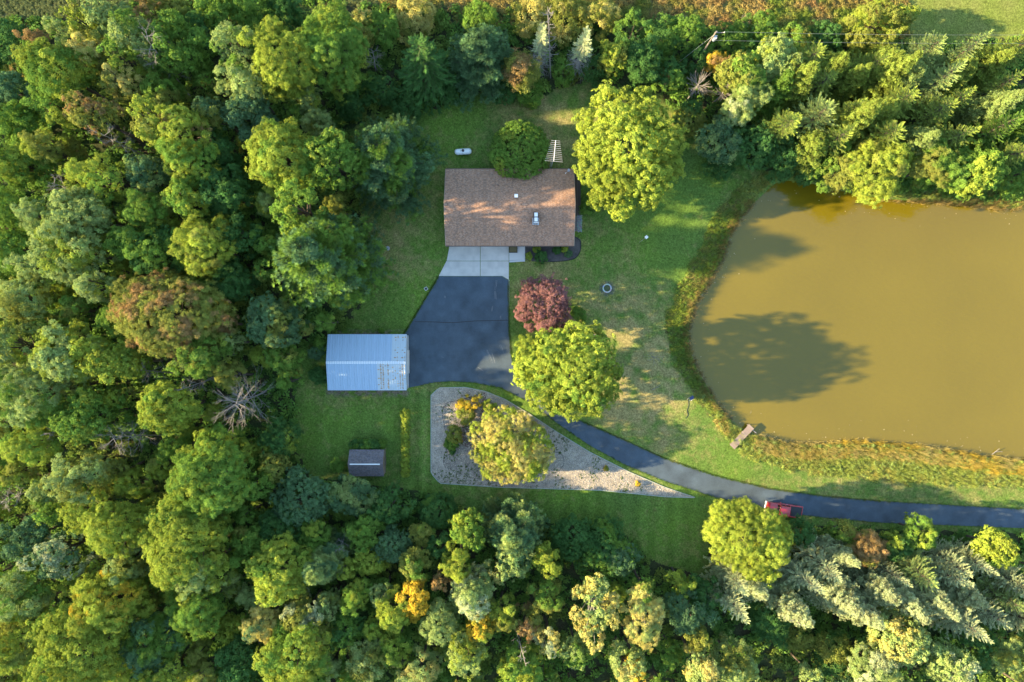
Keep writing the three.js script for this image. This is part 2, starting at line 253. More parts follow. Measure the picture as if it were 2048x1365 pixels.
function frond(seed) {   // a flat conifer spray along +x
  const r = mulberry(seed), L = [];
  L.push([V(0.1, 0, 0), V(0.9, 0.05, 0), V(0, 0, 0.09)]);
  for (let i = 0; i < 7; i++) for (const s of [-1, 1]) { const x = -0.7 + i * 0.24 + r() * 0.08, l = (0.55 - Math.abs(i - 2) * 0.07) * (0.8 + 0.4 * r()), a = V(0.62, -0.12 + 0.22 * (r() - .3), s * 0.78).normalize(); L.push([V(x, 0, 0).addScaledVector(a, l * 0.5), a.clone().multiplyScalar(l * 0.55), V(a.z * -0.11, 0.06 * (r() - .5), a.x * 0.11)]); }
  return quadSet(L);
}
const fronds = [frond(21), frond(22)];
function tuft(seed, n = 30) { const r = mulberry(seed), L = []; for (let i = 0; i < n; i++) { const d = sph(r); d.y = Math.abs(d.y) * 0.9 + 0.05; d.normalize(); const b = V(-d.z, 0.3 * (r() - .5), d.x).normalize().multiplyScalar(0.06); L.push([d.clone().multiplyScalar(0.55), d.clone().multiplyScalar(0.5), b]); } return quadSet(L); }
const tufts = [tuft(31), tuft(32)];
function blades(seed, n, lean, w = 0.03) { const r = mulberry(seed), p = [], nn = []; for (let i = 0; i < n; i++) { const x = (r() - .5), z = (r() - .5), a = r() * 6.28, h = 0.6 + 0.4 * r(), k = lean * r(), dx = Math.cos(a), dz = Math.sin(a), t = [x + dx * k, h, z + dz * k], A = [x - dz * w, 0, z + dx * w], B = [x + dz * w, 0, z - dx * w]; p.push(...A, ...B, ...t); const f = V(B[0] - A[0], 0, B[2] - A[2]).cross(V(t[0] - A[0], t[1], t[2] - A[2])).normalize(); for (let q = 0; q < 3; q++) nn.push(f.x, f.y, f.z); } const g = new THREE.BufferGeometry(); g.setAttribute('position', new THREE.Float32BufferAttribute(p, 3)); g.setAttribute('normal', new THREE.Float32BufferAttribute(nn, 3)); return g; }

class Leaves {
  constructor() { this.m = []; this.c = []; }
  out(p, n, s, col, sy = 1) { const q = new THREE.Quaternion().setFromUnitVectors(V(0, 1, 0), n).multiply(new THREE.Quaternion().setFromAxisAngle(V(0, 1, 0), rnd() * 6.283)); this.m.push(new THREE.Matrix4().compose(p, q, V(s, s * sy, s))); this.c.push(col); }
  along(p, d, up, s, col) { const z = V(0, 0, 0).crossVectors(d, up).normalize(), y = V(0, 0, 0).crossVectors(z, d).normalize(), M = new THREE.Matrix4().makeBasis(d.clone().multiplyScalar(s), y.multiplyScalar(s), z.multiplyScalar(s)); M.setPosition(p); this.m.push(M); this.c.push(col); }
  build(name, geo, parent) { const m = new THREE.InstancedMesh(geo, leafMat, this.m.length), c = new THREE.Color(); this.m.forEach((M, i) => { m.setMatrixAt(i, M); m.setColorAt(i, c.setRGB(...this.c[i])); }); m.name = name; m.userData.kind = 'stuff'; m.castShadow = m.receiveShadow = true; parent.add(m); nLeaves += this.m.length; return m; }
}
let nLeaves = 0;
const PAL = {
  lime: [[0.27, 0.335, 0.048], 'bright yellow-green'], leaf: [[0.145, 0.25, 0.042], 'mid-green'], deep: [[0.072, 0.16, 0.042], 'dark green'], teal: [[0.1, 0.185, 0.078], 'blue-green'],
  pale: [[0.26, 0.34, 0.105], 'pale green'], silver: [[0.38, 0.43, 0.22], 'silvery grey-green'], olive: [[0.225, 0.25, 0.052], 'olive'], gold: [[0.5, 0.36, 0.04], 'golden yellow'], rust: [[0.31, 0.205, 0.08], 'rust-tinted'], plum: [[0.25, 0.125, 0.12], 'plum-red'], tan: [[0.47, 0.42, 0.12], 'straw-coloured'],
};
const barkMat = { brown: std([0.075, 0.058, 0.042], 0.95, { name: 'bark' }), grey: std([0.28, 0.26, 0.235], 0.95, { name: 'pale_bark' }), dead: std([0.24, 0.215, 0.195], 0.95, { name: 'dead_wood' }) };
const tint = (c, k, j = 0.1) => [c[0] * k * (1 + j * (rnd() - .5)), c[1] * k * (1 + j * (rnd() - .5)), c[2] * k * (1 + j * (rnd() - .5))];

function broadleaf(g, R, h, hb, pal, o = {}) {
  const L = new Leaves(), cy = (h + hb) / 2, ry = (h - hb) / 2, nl = Math.round((o.lobes ?? 7 + R * 1.7) * (o.tight ? 1 : rr(1, 1.6))), s0 = o.size ?? (0.35 + 0.012 * Math.min(R, 6)), lobes = [], sx = o.sx ?? rr(0.85, 1.1), sz = o.sz ?? rr(0.85, 1.1), base = PAL[pal][0], second = PAL[o.mix]?.[0], seed = rnd() * 100;
  const lobe = (c, rl) => lobes.push({ c, r: rl, tone: rr(0.82, 1.18), out: c.clone().sub(V(0, cy - ry * 0.3, 0)).normalize() });
  const form = rr(.82, 1.1);
  if (o.shape) for (const [dx, dz, r] of o.shape) { const d = Math.min(0.95, Math.hypot(dx, dz) / R); lobe(V(dx, cy + ry * (Math.sqrt(1 - d * d) * 1.1 - 0.42) + rr(-.1, .1) * ry, dz), r); if (r > R * 0.3) lobe(V(dx * .9, cy - ry * 0.35, dz * .9), r * 0.9); }
  else if (o.tight) for (let i = 0; i < nl; i++) { const y = 1 - (i + 0.5) / nl * 1.7, a = i * 2.39996, q = Math.sqrt(1 - y * y); lobe(V(Math.cos(a) * q * R * .64 * sx, cy + y * ry * .7, Math.sin(a) * q * R * .64 * sz), R * rr(.36, .42)); }
  else for (let i = 0; i < nl; i++) {
    const t = (i + 0.5) / nl, y = 1 - t * 1.5, a = i * 2.39996 + seed + rr(-.35, .35), q = Math.sqrt(Math.max(0, 1 - y * y)), big = rnd() < 0.55, k = (big ? rr(0.4, 0.68) : rr(0.68, 0.9)) * (1 + 0.4 * perlin.noise(Math.cos(a) * 1.3 + seed, Math.sin(a) * 1.3, seed));
    lobe(V(Math.cos(a) * q * R * k * sx, cy + y * ry * Math.min(k, .8) * 0.95 + rr(-.16, .16) * ry, Math.sin(a) * q * R * k * sz), R * (big ? rr(0.32, 0.46) : rr(0.17, 0.3)) * (o.lobe ?? 1) * form);
  }
  const dens = (o.density ?? 1) * 0.98 / (s0 * s0);
  for (const l of lobes) {
    const n = Math.round(12.57 * l.r * l.r * 0.62 * dens);
    for (let i = 0; i < n; i++) {
      const d = sph(rnd); if (d.dot(l.out) < -0.35) continue;
      const bump = 1 + (o.tight ? .12 : .42) * perlin.noise(d.x * 2.6 + l.c.x, d.y * 2.6 + seed, d.z * 2.6 + l.c.z) + (o.tight ? .08 : .2) * perlin.noise(d.x * 6 + l.c.z, d.y * 6, d.z * 6 + seed), q = rnd(), rad = l.r * bump * (q < 0.16 ? rr(0.45, 0.9) : q > .95 && !o.tight ? rr(1.06, 1.28) : rr(0.86, 1.06)), p = l.c.clone().addScaledVector(d, rad);
      if (p.y < hb * 0.6 + 0.15) continue;
      if (!o.tight && R > 1.2) p.addScaledVector(d, (o.shape ? .75 : 0.5) * perlin.noise(p.x * 0.9 + seed, p.y * 0.9, p.z * 0.9));
      if (lobes.some((k) => k !== l && p.distanceTo(k.c) < k.r * 0.68)) continue;
      let c = base;
      if (second) c = mix3(base, second, smooth(o.from ?? -0.05, (o.from ?? -0.05) + 0.3, perlin.noise(p.x * 0.35 + seed, p.y * 0.35, p.z * 0.35) + 0.25 * (rnd() - .5)));
      L.out(p, d.clone().multiplyScalar(0.8).add(V(0, 0.55, 0)).addScaledVector(sph(rnd), 0.5).normalize(), s0 * rr(0.75, 1.25), tint(c, l.tone * rr(0.8, 1.2)));
    }
  }
  const T = [], r0 = o.trunk ?? clamp(h * 0.016, 0.05, 0.35), lean = [rr(-.3, .3), rr(-.3, .3)], fork = [lean[0], Math.max(hb * 0.9, h * 0.22), lean[1]];
  T.push(rod([0, -0.1, 0], fork, r0 * 1.15, r0 * 0.85, 7));
  T.push(rod(fork, [lean[0] * 1.5, cy + ry * 0.45, lean[1] * 1.5], r0 * 0.85, r0 * 0.25, 6));
  for (const l of lobes) { const f = rr(0.05, 0.55), y0 = fork[1] + (cy + ry * .45 - fork[1]) * f; T.push(rod([lean[0], y0, lean[1]], [l.c.x * .95, Math.max(l.c.y, y0 * .8), l.c.z * .95], r0 * 0.42, r0 * 0.08, 4)); }
  part('trunk', T, barkMat[o.bark ?? 'brown'], g);
  L.build('crown', o.fine ? fineClumps[Math.floor(rnd() * 2)] : clumps[Math.floor(rnd() * 4)], g);
}
function conifer(g, R, h, hb, pal, o = {}) {
  const L = new Leaves(), base = PAL[pal][0], seed = rnd() * 50, step = o.step ?? 0.62, T = [rod([0, -0.1, 0], [0, h * 0.97, 0], h * 0.014, 0.02, 7)], fr = o.frond ?? 0.62;
  for (let y = hb; y < h - 0.2; y += step * rr(0.85, 1.15)) {
    const t = (y - hb) / (h - hb), len = R * Math.pow(1 - t, o.taper ?? 0.8) * (o.open ? rr(0.75, 1.15) : 1) + 0.15, nb = Math.max(4, Math.round((o.branches ?? 8) * Math.min(1, 0.45 + len / R * 0.7))), a0 = rnd() * 6.28;
    for (let b = 0; b < nb; b++) {
      const a = a0 + b / nb * 6.283 + rr(-.25, .25), l = len * rr(0.78, 1.12), dx = Math.cos(a), dz = Math.sin(a), slope = (o.slope ?? -0.25) + 0.5 * t, tone = rr(0.8, 1.2);
      const pt = (k) => V(dx * l * k, y + slope * l * k + (o.curl ?? 0.25) * l * k * k, dz * l * k);
      if (l > 0.9 && o.wood !== false) { const e = pt(0.85); T.push(rod([0, y, 0], [e.x, e.y, e.z], 0.035, 0.012, 3)); }
      if (o.bare && t < o.bare) { for (let k = 0.35; k < 1; k += 0.2) { const e = pt(k), a2 = a + rr(-1, 1); T.push(rod([e.x, e.y, e.z], [e.x + Math.cos(a2) * .5, e.y - .15, e.z + Math.sin(a2) * .5], 0.018, 0.008, 3)); } continue; }
      for (let k = o.inner ?? 0.3; k <= 1.001; k += Math.min(0.5, 0.42 * fr / 0.62 / l)) {
        const p = pt(k), q = pt(Math.min(k + 0.05, 1.06)), d = q.sub(pt(k - 0.02)).normalize(), s = fr * rr(0.8, 1.2) * (1.12 - 0.3 * k);
        L.along(p, d.addScaledVector(sph(rnd), 0.18).normalize(), V(rr(-.3, .3), 1, rr(-.3, .3)), s, tint(base, tone * rr(0.78, 1.22)));
        if (o.side !== false && l > 1.2 && rnd() < 0.75) { const a2 = a + (rnd() < .5 ? -1 : 1) * rr(.5, .95), w = l * 0.2 * (1.15 - k); L.along(p.clone().add(V(Math.cos(a2) * w, -0.05, Math.sin(a2) * w)), V(Math.cos(a2), slope * 0.6, Math.sin(a2)).normalize(), V(0, 1, 0), s * 0.9, tint(base, tone * rr(0.75, 1.15))); }
      }
    }
  }
  L.along(V(0, h - 0.3, 0), V(0.05, 1, 0).normalize(), V(1, 0, 0), 0.5, base);
  L.along(V(0, h - 0.3, 0), V(0.05, 1, 0).normalize(), V(0, 0, 1), 0.5, base);
  part('trunk', T, barkMat[o.bark ?? 'brown'], g);
  L.build('crown', fronds[Math.floor(rnd() * 2)], g);
}
function pine(g, R, h, hb, pal, o = {}) {   // long upswept arms that carry tufts of needles
  const L = new Leaves(), base = PAL[pal][0], second = PAL[o.mix]?.[0], T = [rod([0, -0.1, 0], [0, h * 0.95, 0], h * 0.016, 0.04, 7)], s0 = o.size ?? 0.6, seed = rnd() * 60;
  for (let y = hb; y < h - 0.3; y += (o.step ?? 0.85) * rr(0.8, 1.2)) {
    const t = (y - hb) / (h - hb), len = R * Math.min(1, Math.pow(1 - t, o.taper ?? 0.62) * 1.05) * rr(0.85, 1.1) + 0.25, nb = Math.round((o.arms ?? 7) * Math.min(1, 0.5 + len / R)), a0 = rnd() * 6.28;
    for (let b = 0; b < nb; b++) {
      const a = a0 + b / nb * 6.283 + rr(-.3, .3), l = len * rr(0.7, 1.15), rise = rr(0.05, 0.25) + 0.4 * t, tone = rr(0.78, 1.22), bend = rr(-.35, .35);
      const pt = (k, off = 0) => V(Math.cos(a + bend * k + off) * l * k, y + rise * l * k * k, Math.sin(a + bend * k + off) * l * k);
      const e = pt(0.9); T.push(rod([0, y, 0], [e.x, e.y, e.z], 0.05, 0.015, 4));
      for (let k = 0.3; k <= 1.001; k += Math.min(0.4, 0.36 * s0 / 0.6 / l)) for (const off of k > 0.45 ? [0, rr(.1, .24), -rr(.1, .24)] : [0]) {
        const p = pt(k * (1 - Math.abs(off) * .35), off), dir = V(Math.cos(a + off * 2.2), (o.lift ?? 0.75) + 0.5 * t, Math.sin(a + off * 2.2)).normalize();
        let c = base; if (second) c = mix3(base, second, smooth(-0.05, 0.25, perlin.noise(p.x * .4 + seed, p.y * .4, p.z * .4) + .2 * (rnd() - .5)));
        L.out(p.add(V(rr(-.12, .12), rr(-.1, .12), rr(-.12, .12))), dir.addScaledVector(sph(rnd), 0.25).normalize(), s0 * rr(0.7, 1.15) * (1.1 - .25 * k), tint(c, tone * rr(0.8, 1.2)));
      }
    }
  }
  part('trunk', T, barkMat.brown, g);
  L.build('crown', tufts[Math.floor(rnd() * 2)], g);
}
function deadTree(g, R, h, o = {}) {
  const B = [], lean = o.lean ?? [rr(-.15, .15), rr(-.15, .15)];
  const grow = (p, d, l, r, depth) => {
    const e = p.clone().addScaledVector(d, l); B.push(rod(p.toArray(), e.toArray(), r, r * 0.62, depth > 2 ? 5 : 3));
    if (depth <= 0) return;
    const n = depth > 2 ? 4 : 3;
    for (let i = 0; i < n; i++) { const k = rr(0.35, 1), nd = d.clone().addScaledVector(sph(rnd), o.wide ?? 0.75).add(V(0, 0.16, 0)).normalize(); grow(p.clone().addScaledVector(d, l * k), nd, l * rr(0.5, 0.8), r * 0.55, depth - 1); }
  };
  const r0 = o.r ?? 0.12;
  const top = V(lean[0] * h, h, lean[1] * h);
  const trunk = part('trunk', [rod([0, -0.1, 0], top.toArray(), r0, r0 * 0.35, 7)], barkMat[o.bark ?? 'dead'], g);
  const n = o.n ?? 11;
  for (let i = 0; i < n; i++) { const f = (o.burst ? 0.8 : 0.35) + (o.burst ? .18 : 0.62) * (i + rnd()) / n, a = i * 2.4 + rnd(), el = rr(0.1, 0.7); grow(top.clone().multiplyScalar(f), V(Math.cos(a) * Math.cos(el), Math.sin(el), Math.sin(a) * Math.cos(el)), R * rr(0.42, 0.62) * (1.15 - 0.5 * f), r0 * 0.34, o.depth ?? 3); }
  part('branches', B, barkMat[o.bark ?? 'dead'], g).userData.kind = 'stuff';
}

// ---------------------------------------------------------------- the trees, one by one: [x, y of the crown in the picture, radius there, height in metres, kind, colour, options]
const TREES = [];
const add = (px, py, r, h, kind, pal, o = {}) => TREES.push({ px, py, r, h, kind, pal, o });
function rows(kind, list) { for (const [px, py, r, h, pal, o] of list) add(px, py, r, h, kind, pal, o ?? {}); }
const px = (cx, cy, list) => list.map(([x, y, r]) => [(x - cx), (y - cy), r]);   // lobes of a crown as seen in the picture
// yard
rows('b', [
  [1258, 300, 106, 13, 'lime', { label: 'broad yellow-green maple standing alone right of the house', shape: px(1258, 300, [[1215, 190, 26], [1258, 208, 28], [1290, 185, 19], [1180, 238, 24], [1230, 252, 38], [1290, 244, 34], [1320, 290, 38], [1346, 330, 24], [1200, 292, 36], [1255, 310, 46], [1185, 340, 30], [1230, 365, 40], [1290, 362, 38], [1245, 410, 25], [1322, 345, 28], [1166, 300, 17], [1302, 398, 19], [1200, 395, 20]]), hb: 2.5 }],
  [1140, 744, 100, 13, 'lime', { label: 'round yellow-green maple overhanging the bend of the driveway', shape: px(1140, 744, [[1060, 702, 27], [1100, 688, 30], [1150, 682, 32], [1190, 667, 16], [1195, 707, 30], [1214, 747, 28], [1060, 745, 32], [1110, 737, 45], [1160, 752, 45], [1085, 786, 30], [1130, 800, 32], [1180, 796, 32], [1210, 780, 24], [1105, 814, 15], [1046, 722, 16], [1190, 818, 12]]), hb: 2.5, from: .2, mix: 'leaf' }],
  [1090, 612, 66, 7, 'plum', { label: 'plum-red ornamental tree right of the driveway', lobes: 14, hb: 1.2, lobe: .85, fine: 1, size: .32, density: 1.2 }],
  [1022, 890, 74, 8, 'lime', { label: 'large golden-green spreading tree growing in the gravel bed', shape: px(1022, 890, [[960, 870, 22], [985, 845, 22], [1010, 835, 22], [1040, 845, 22], [1070, 870, 22], [1085, 900, 22], [970, 905, 24], [1010, 890, 34], [1045, 900, 34], [985, 935, 24], [1020, 940, 26], [1060, 935, 26], [1075, 925, 20], [1000, 865, 26], [1085, 930, 14]]), hb: .6, mix: 'tan', size: .33, from: -.15 }],
  [1490, 1082, 78, 12, 'lime', { label: 'bright yellow-green maple hanging over the red pickup truck', shape: px(1490, 1082, [[1450, 1030, 25], [1490, 1024, 25], [1530, 1040, 25], [1560, 1062, 23], [1440, 1070, 27], [1480, 1070, 36], [1525, 1085, 36], [1566, 1095, 19], [1450, 1102, 23], [1490, 1115, 31], [1525, 1135, 25], [1540, 1154, 15], [1505, 1150, 14], [1580, 1074, 11]]), hb: 2.4 }],
]);
rows('dome', [[1040, 299, 61, 6.2, 'leaf', { label: 'dense rounded evergreen against the north eave of the house', mix: 'lime' }], [876, 1026, 38, 6, 'deep', { label: 'smooth round dark green tree on the lawn edge below the gravel bed', mix: 'leaf' }]]);
// west wood, top
rows('b', [
  [25, 95, 50, 11, 'deep'], [72, 84, 24, 13, 'rust'], [42, 122, 34, 11, 'olive', { mix: 'rust' }], [108, 140, 62, 19, 'leaf', { mix: 'lime' }], [122, 62, 28, 15, 'pale'], [166, 46, 40, 17, 'lime', { mix: 'olive' }], [222, 34, 48, 16, 'pale'], [180, 104, 42, 17, 'olive', { mix: 'tan' }], [236, 116, 34, 18, 'lime', { mix: 'leaf' }], [272, 78, 50, 18, 'pale', { mix: 'leaf' }], [348, 92, 58, 17, 'leaf'], [303, 20, 28, 13, 'rust', { mix: 'olive' }], [352, 22, 42, 12, 'olive', { mix: 'deep' }], [246, 168, 42, 16, 'tan', { mix: 'olive' }], [322, 186, 44, 14, 'leaf', { mix: 'olive' }], [180, 226, 50, 19, 'olive', { mix: 'rust', from: 0 }], [95, 205, 38, 15, 'leaf'], [124, 236, 22, 15, 'lime'], [22, 182, 48, 13, 'teal'], [28, 248, 46, 14, 'leaf'], [308, 240, 44, 20, 'lime', { mix: 'olive', from: .1 }], [362, 262, 54, 19, 'lime', { mix: 'rust', from: .2 }], [424, 226, 36, 15, 'teal', { mix: 'olive' }], [470, 96, 48, 19, 'pale', { mix: 'leaf' }], [484, 168, 46, 18, 'pale'], [560, 116, 74, 20, 'lime', { lobes: 18, sz: 1.15, lobe: .9 }], [664, 92, 74, 18, 'leaf', { mix: 'lime', from: .1, lobes: 18 }], [402, 60, 36, 14, 'deep'], [432, 22, 44, 14, 'leaf', { mix: 'lime', from: .15 }], [505, 20, 46, 13, 'leaf'], [572, 22, 40, 12, 'deep'], [500, 232, 50, 16, 'teal'], [720, 56, 36, 9, 'olive', { mix: 'tan' }],
  [60, 330, 52, 14, 'leaf'], [22, 322, 44, 16, 'lime', { mix: 'leaf' }], [84, 292, 30, 17, 'olive', { mix: 'lime' }], [205, 356, 50, 19, 'lime', { mix: 'leaf', from: .15 }], [150, 352, 28, 15, 'lime'], [290, 350, 42, 15, 'teal', { mix: 'pale' }], [374, 322, 56, 19, 'lime', { mix: 'leaf' }], [432, 306, 46, 14, 'deep'], [562, 312, 74, 21, 'lime', { mix: 'leaf', from: .1, lobes: 20 }], [664, 318, 68, 21, 'leaf', { mix: 'lime', from: .2 }], [450, 386, 52, 15, 'deep'], [372, 394, 44, 18, 'leaf', { mix: 'lime' }], [292, 418, 42, 17, 'leaf', { mix: 'olive' }], [152, 428, 62, 19, 'pale', { lobes: 18 }], [76, 436, 34, 17, 'pale'], [26, 420, 46, 15, 'leaf'], [600, 420, 56, 22, 'leaf', { mix: 'lime', from: .1 }],
  [22, 502, 54, 15, 'leaf'], [134, 498, 66, 19, 'pale', { mix: 'lime', lobes: 18 }], [64, 536, 32, 17, 'pale'], [192, 574, 32, 18, 'pale', { mix: 'lime' }], [44, 600, 54, 17, 'olive', { mix: 'pale' }], [312, 500, 56, 16, 'leaf', { mix: 'deep' }], [250, 486, 40, 16, 'leaf'], [398, 490, 62, 19, 'lime', { mix: 'olive', from: .1 }], [478, 470, 42, 14, 'deep'], [336, 630, 106, 18, 'olive', { mix: 'rust', from: -.02, lobes: 26, sz: .62, sx: 1.05, label: 'wide rust-tinted oval tree in the wood left of the metal barn' }], [544, 648, 62, 15, 'teal', { mix: 'olive', fine: 1 }], [458, 560, 46, 13, 'deep'], [20, 690, 46, 17, 'pale', { mix: 'lime' }], [128, 706, 60, 19, 'lime', { mix: 'pale', lobes: 16 }], [232, 724, 54, 18, 'lime', { mix: 'leaf', from: .2, sz: .75 }], [398, 712, 52, 18, 'leaf', { mix: 'olive' }], [330, 818, 58, 18, 'lime', { mix: 'leaf', from: .2, sz: .85 }], [60, 790, 72, 17, 'pale', { mix: 'leaf', lobes: 18 }], [172, 834, 56, 16, 'leaf', { mix: 'lime', from: .15 }], [460, 756, 34, 13, 'olive'], [560, 878, 44, 7.6, 'deep', { mix: 'lime', from: .25 }], [68, 888, 44, 16, 'lime', { mix: 'leaf' }], [430, 886, 50, 12, 'leaf', { mix: 'lime' }], [250, 640, 40, 14, 'leaf'],
  [150, 956, 58, 17, 'pale', { mix: 'olive' }], [172, 1024, 42, 17, 'lime'], [58, 1076, 48, 13, 'teal'], [412, 966, 88, 19, 'leaf', { mix: 'lime', from: .1, lobes: 24 }], [232, 1052, 60, 18, 'lime', { lobes: 16 }], [372, 1074, 92, 19, 'lime', { mix: 'leaf', from: .15, lobes: 24, lobe: .85 }], [396, 1146, 54, 17, 'pale', { mix: 'lime' }], [116, 1112, 54, 16, 'silver', { mix: 'teal' }], [256, 1134, 42, 14, 'pale', { mix: 'olive' }], [208, 1212, 76, 18, 'lime', { mix: 'gold', from: .12, lobes: 20, lobe: .9 }], [40, 1190, 58, 16, 'pale', { mix: 'leaf' }], [30, 1290, 58, 17, 'lime', { mix: 'olive' }], [150, 1312, 94, 19, 'lime', { mix: 'leaf', from: .25, lobes: 26, lobe: .85 }], [392, 1228, 56, 16, 'leaf', { mix: 'lime', from: .2 }], [306, 1290, 66, 15, 'teal', { mix: 'leaf' }], [330, 1352, 46, 17, 'lime'], [404, 1348, 30, 15, 'olive'], [560, 1142, 64, 16, 'lime', { mix: 'leaf', from: .25, lobes: 18 }], [520, 1252, 38, 15, 'tan', { mix: 'teal' }], [602, 1232, 48, 14, 'olive', { mix: 'silver' }], [634, 1276, 36, 14, 'lime', { mix: 'olive' }], [590, 1322, 76, 16, 'lime', { mix: 'leaf', lobes: 18 }], [602, 1004, 56, 10, 'teal', { fine: 1 }], [556, 1056, 46, 11, 'deep'], [480, 1330, 50, 13, 'deep'],
]);
// bottom centre
rows('b', [
  [704, 992, 42, 9, 'teal', { mix: 'pale', fine: 1 }], [782, 1014, 44, 8, 'deep', { fine: 1 }], [726, 1066, 34, 10, 'leaf'], [790, 1094, 40, 9, 'teal', { fine: 1 }], [880, 1094, 30, 9, 'deep'], [934, 1060, 44, 12, 'leaf', { mix: 'lime', from: .2 }], [912, 1128, 32, 14, 'lime', { sz: 1.4 }], [1032, 1112, 44, 12, 'pale', { mix: 'teal' }], [1152, 1078, 52, 7, 'deep', { fine: 1 }], [1206, 1098, 50, 7, 'deep', { mix: 'leaf', fine: 1 }], [1244, 1116, 38, 8, 'teal', { fine: 1 }], [830, 1200, 36, 15, 'gold', { sz: 1.6, label: 'golden yellow autumn maple in the thicket along the bottom edge' }], [832, 1128, 34, 13, 'olive', { mix: 'leaf' }], [786, 1226, 34, 14, 'lime', { sz: 1.2 }], [880, 1166, 24, 12, 'rust', { density: .5, label: 'small withered rust-brown tree right of the golden maple' }], [944, 1194, 46, 14, 'pale', { mix: 'silver' }], [1000, 1136, 30, 12, 'pale', { mix: 'tan' }], [712, 1192, 34, 11, 'leaf', { mix: 'lime' }], [1002, 1232, 38, 13, 'olive', { mix: 'lime' }], [960, 1252, 30, 13, 'gold', { mix: 'lime' }], [1052, 1246, 30, 12, 'olive', { mix: 'rust' }], [1094, 1192, 40, 12, 'olive', { mix: 'leaf' }], [880, 1246, 38, 13, 'pale'], [1190, 1224, 50, 16, 'tan', { mix: 'pale', sz: 1.5, bark: 'grey' }], [1290, 1240, 46, 16, 'tan', { mix: 'pale', sz: 1.35, bark: 'grey' }], [1094, 1284, 32, 14, 'tan', { mix: 'silver' }], [788, 1302, 34, 13, 'lime', { mix: 'leaf' }], [736, 1322, 42, 14, 'pale', { mix: 'olive' }], [932, 1312, 44, 15, 'pale', { mix: 'lime' }], [1042, 1334, 48, 14, 'leaf', { mix: 'lime' }], [1152, 1306, 36, 13, 'pale', { mix: 'leaf' }], [1252, 1334, 44, 15, 'pale', { mix: 'tan' }], [1274, 1340, 20, 15, 'gold'], [836, 1344, 44, 14, 'pale', { mix: 'tan' }], [690, 1262, 40, 12, 'deep', { mix: 'leaf' }],
  [1380, 1222, 50, 11, 'teal', { fine: 1 }], [1470, 1332, 46, 13, 'pale', { mix: 'olive' }], [1402, 1342, 42, 15, 'pale', { mix: 'tan' }], [1596, 1276, 34, 7, 'olive', { fine: 1 }], [1410, 1190, 36, 9, 'deep'], [1598, 1064, 34, 5, 'deep', { fine: 1 }], [1690, 1066, 30, 6, 'leaf', { mix: 'olive', fine: 1 }], [1740, 1094, 38, 9, 'rust', { mix: 'olive', from: .1, label: 'rust-pink round tree among the silvery trees below the driveway' }], [1842, 1068, 38, 8, 'leaf', { mix: 'lime', from: .2 }], [1996, 1100, 38, 11, 'lime', { mix: 'leaf', from: .25 }], [1802, 1274, 60, 14, 'pale', { mix: 'tan', lobes: 16 }], [1900, 1334, 50, 15, 'pale', { mix: 'silver' }], [1756, 1338, 46, 15, 'pale', { mix: 'silver' }], [1960, 1296, 44, 10, 'deep', { mix: 'lime', from: .2 }], [2032, 1320, 46, 13, 'pale', { mix: 'olive' }], [1668, 1310, 44, 8, 'deep', { mix: 'olive', fine: 1 }], [1540, 1240, 46, 7, 'deep', { fine: 1 }],
]);
// silvery belt below the driveway
rows('c', [[1470, 1140, 34, 12], [1452, 1188, 34, 12], [1514, 1190, 30, 12], [1582, 1204, 34, 12], [1604, 1164, 30, 12], [1652, 1128, 34, 12], [1676, 1190, 44, 13], [1716, 1216, 38, 13], [1690, 1118, 26, 11], [1802, 1174, 34, 13], [1846, 1144, 34, 13], [1856, 1194, 40, 13], [1924, 1138, 34, 13], [1966, 1126, 34, 13], [1930, 1200, 40, 13], [1992, 1226, 40, 13], [1930, 1250, 44, 13], [2028, 1212, 36, 13], [1762, 1206, 34, 12], [1780, 1148, 28, 12], [1896, 1170, 30, 12], [2040, 1160, 34, 12], [2040, 1262, 36, 13]].map(([x, y, r, h]) => [x + rr(-10, 10), y + rr(-10, 10), r, h, rnd() < .75 ? 'silver' : 'pale', {}]));
// pines and spruces
rows('p', [[772, 316, 92, 17, 'teal', { mix: 'leaf', label: 'large blue-green pine with radiating arms left of the house' }], [642, 512, 104, 24, 'leaf', { mix: 'teal', label: 'tallest broad green pine between the wood and the driveway', size: .7, arms: 8 }], [962, 108, 66, 13, 'teal', {}], [1030, 1066, 60, 13, 'teal', { mix: 'pale', label: 'pale-tipped pine on the lawn edge below the gravel bed' }], [646, 1128, 38, 15, 'pale', { mix: 'teal' }]]);
rows('s', [[846, 118, 74, 17, 'deep', { label: 'dark green spruce with a bright tip behind the propane tank' }], [1082, 86, 26, 15, 'silver', { bare: .45, label: 'slim silvery spruce, bare below, left of the dead one behind the house' }], [1166, 92, 28, 15, 'silver', { bare: .4, label: 'slim silvery spruce, bare below, right of the dead one behind the house' }]]);
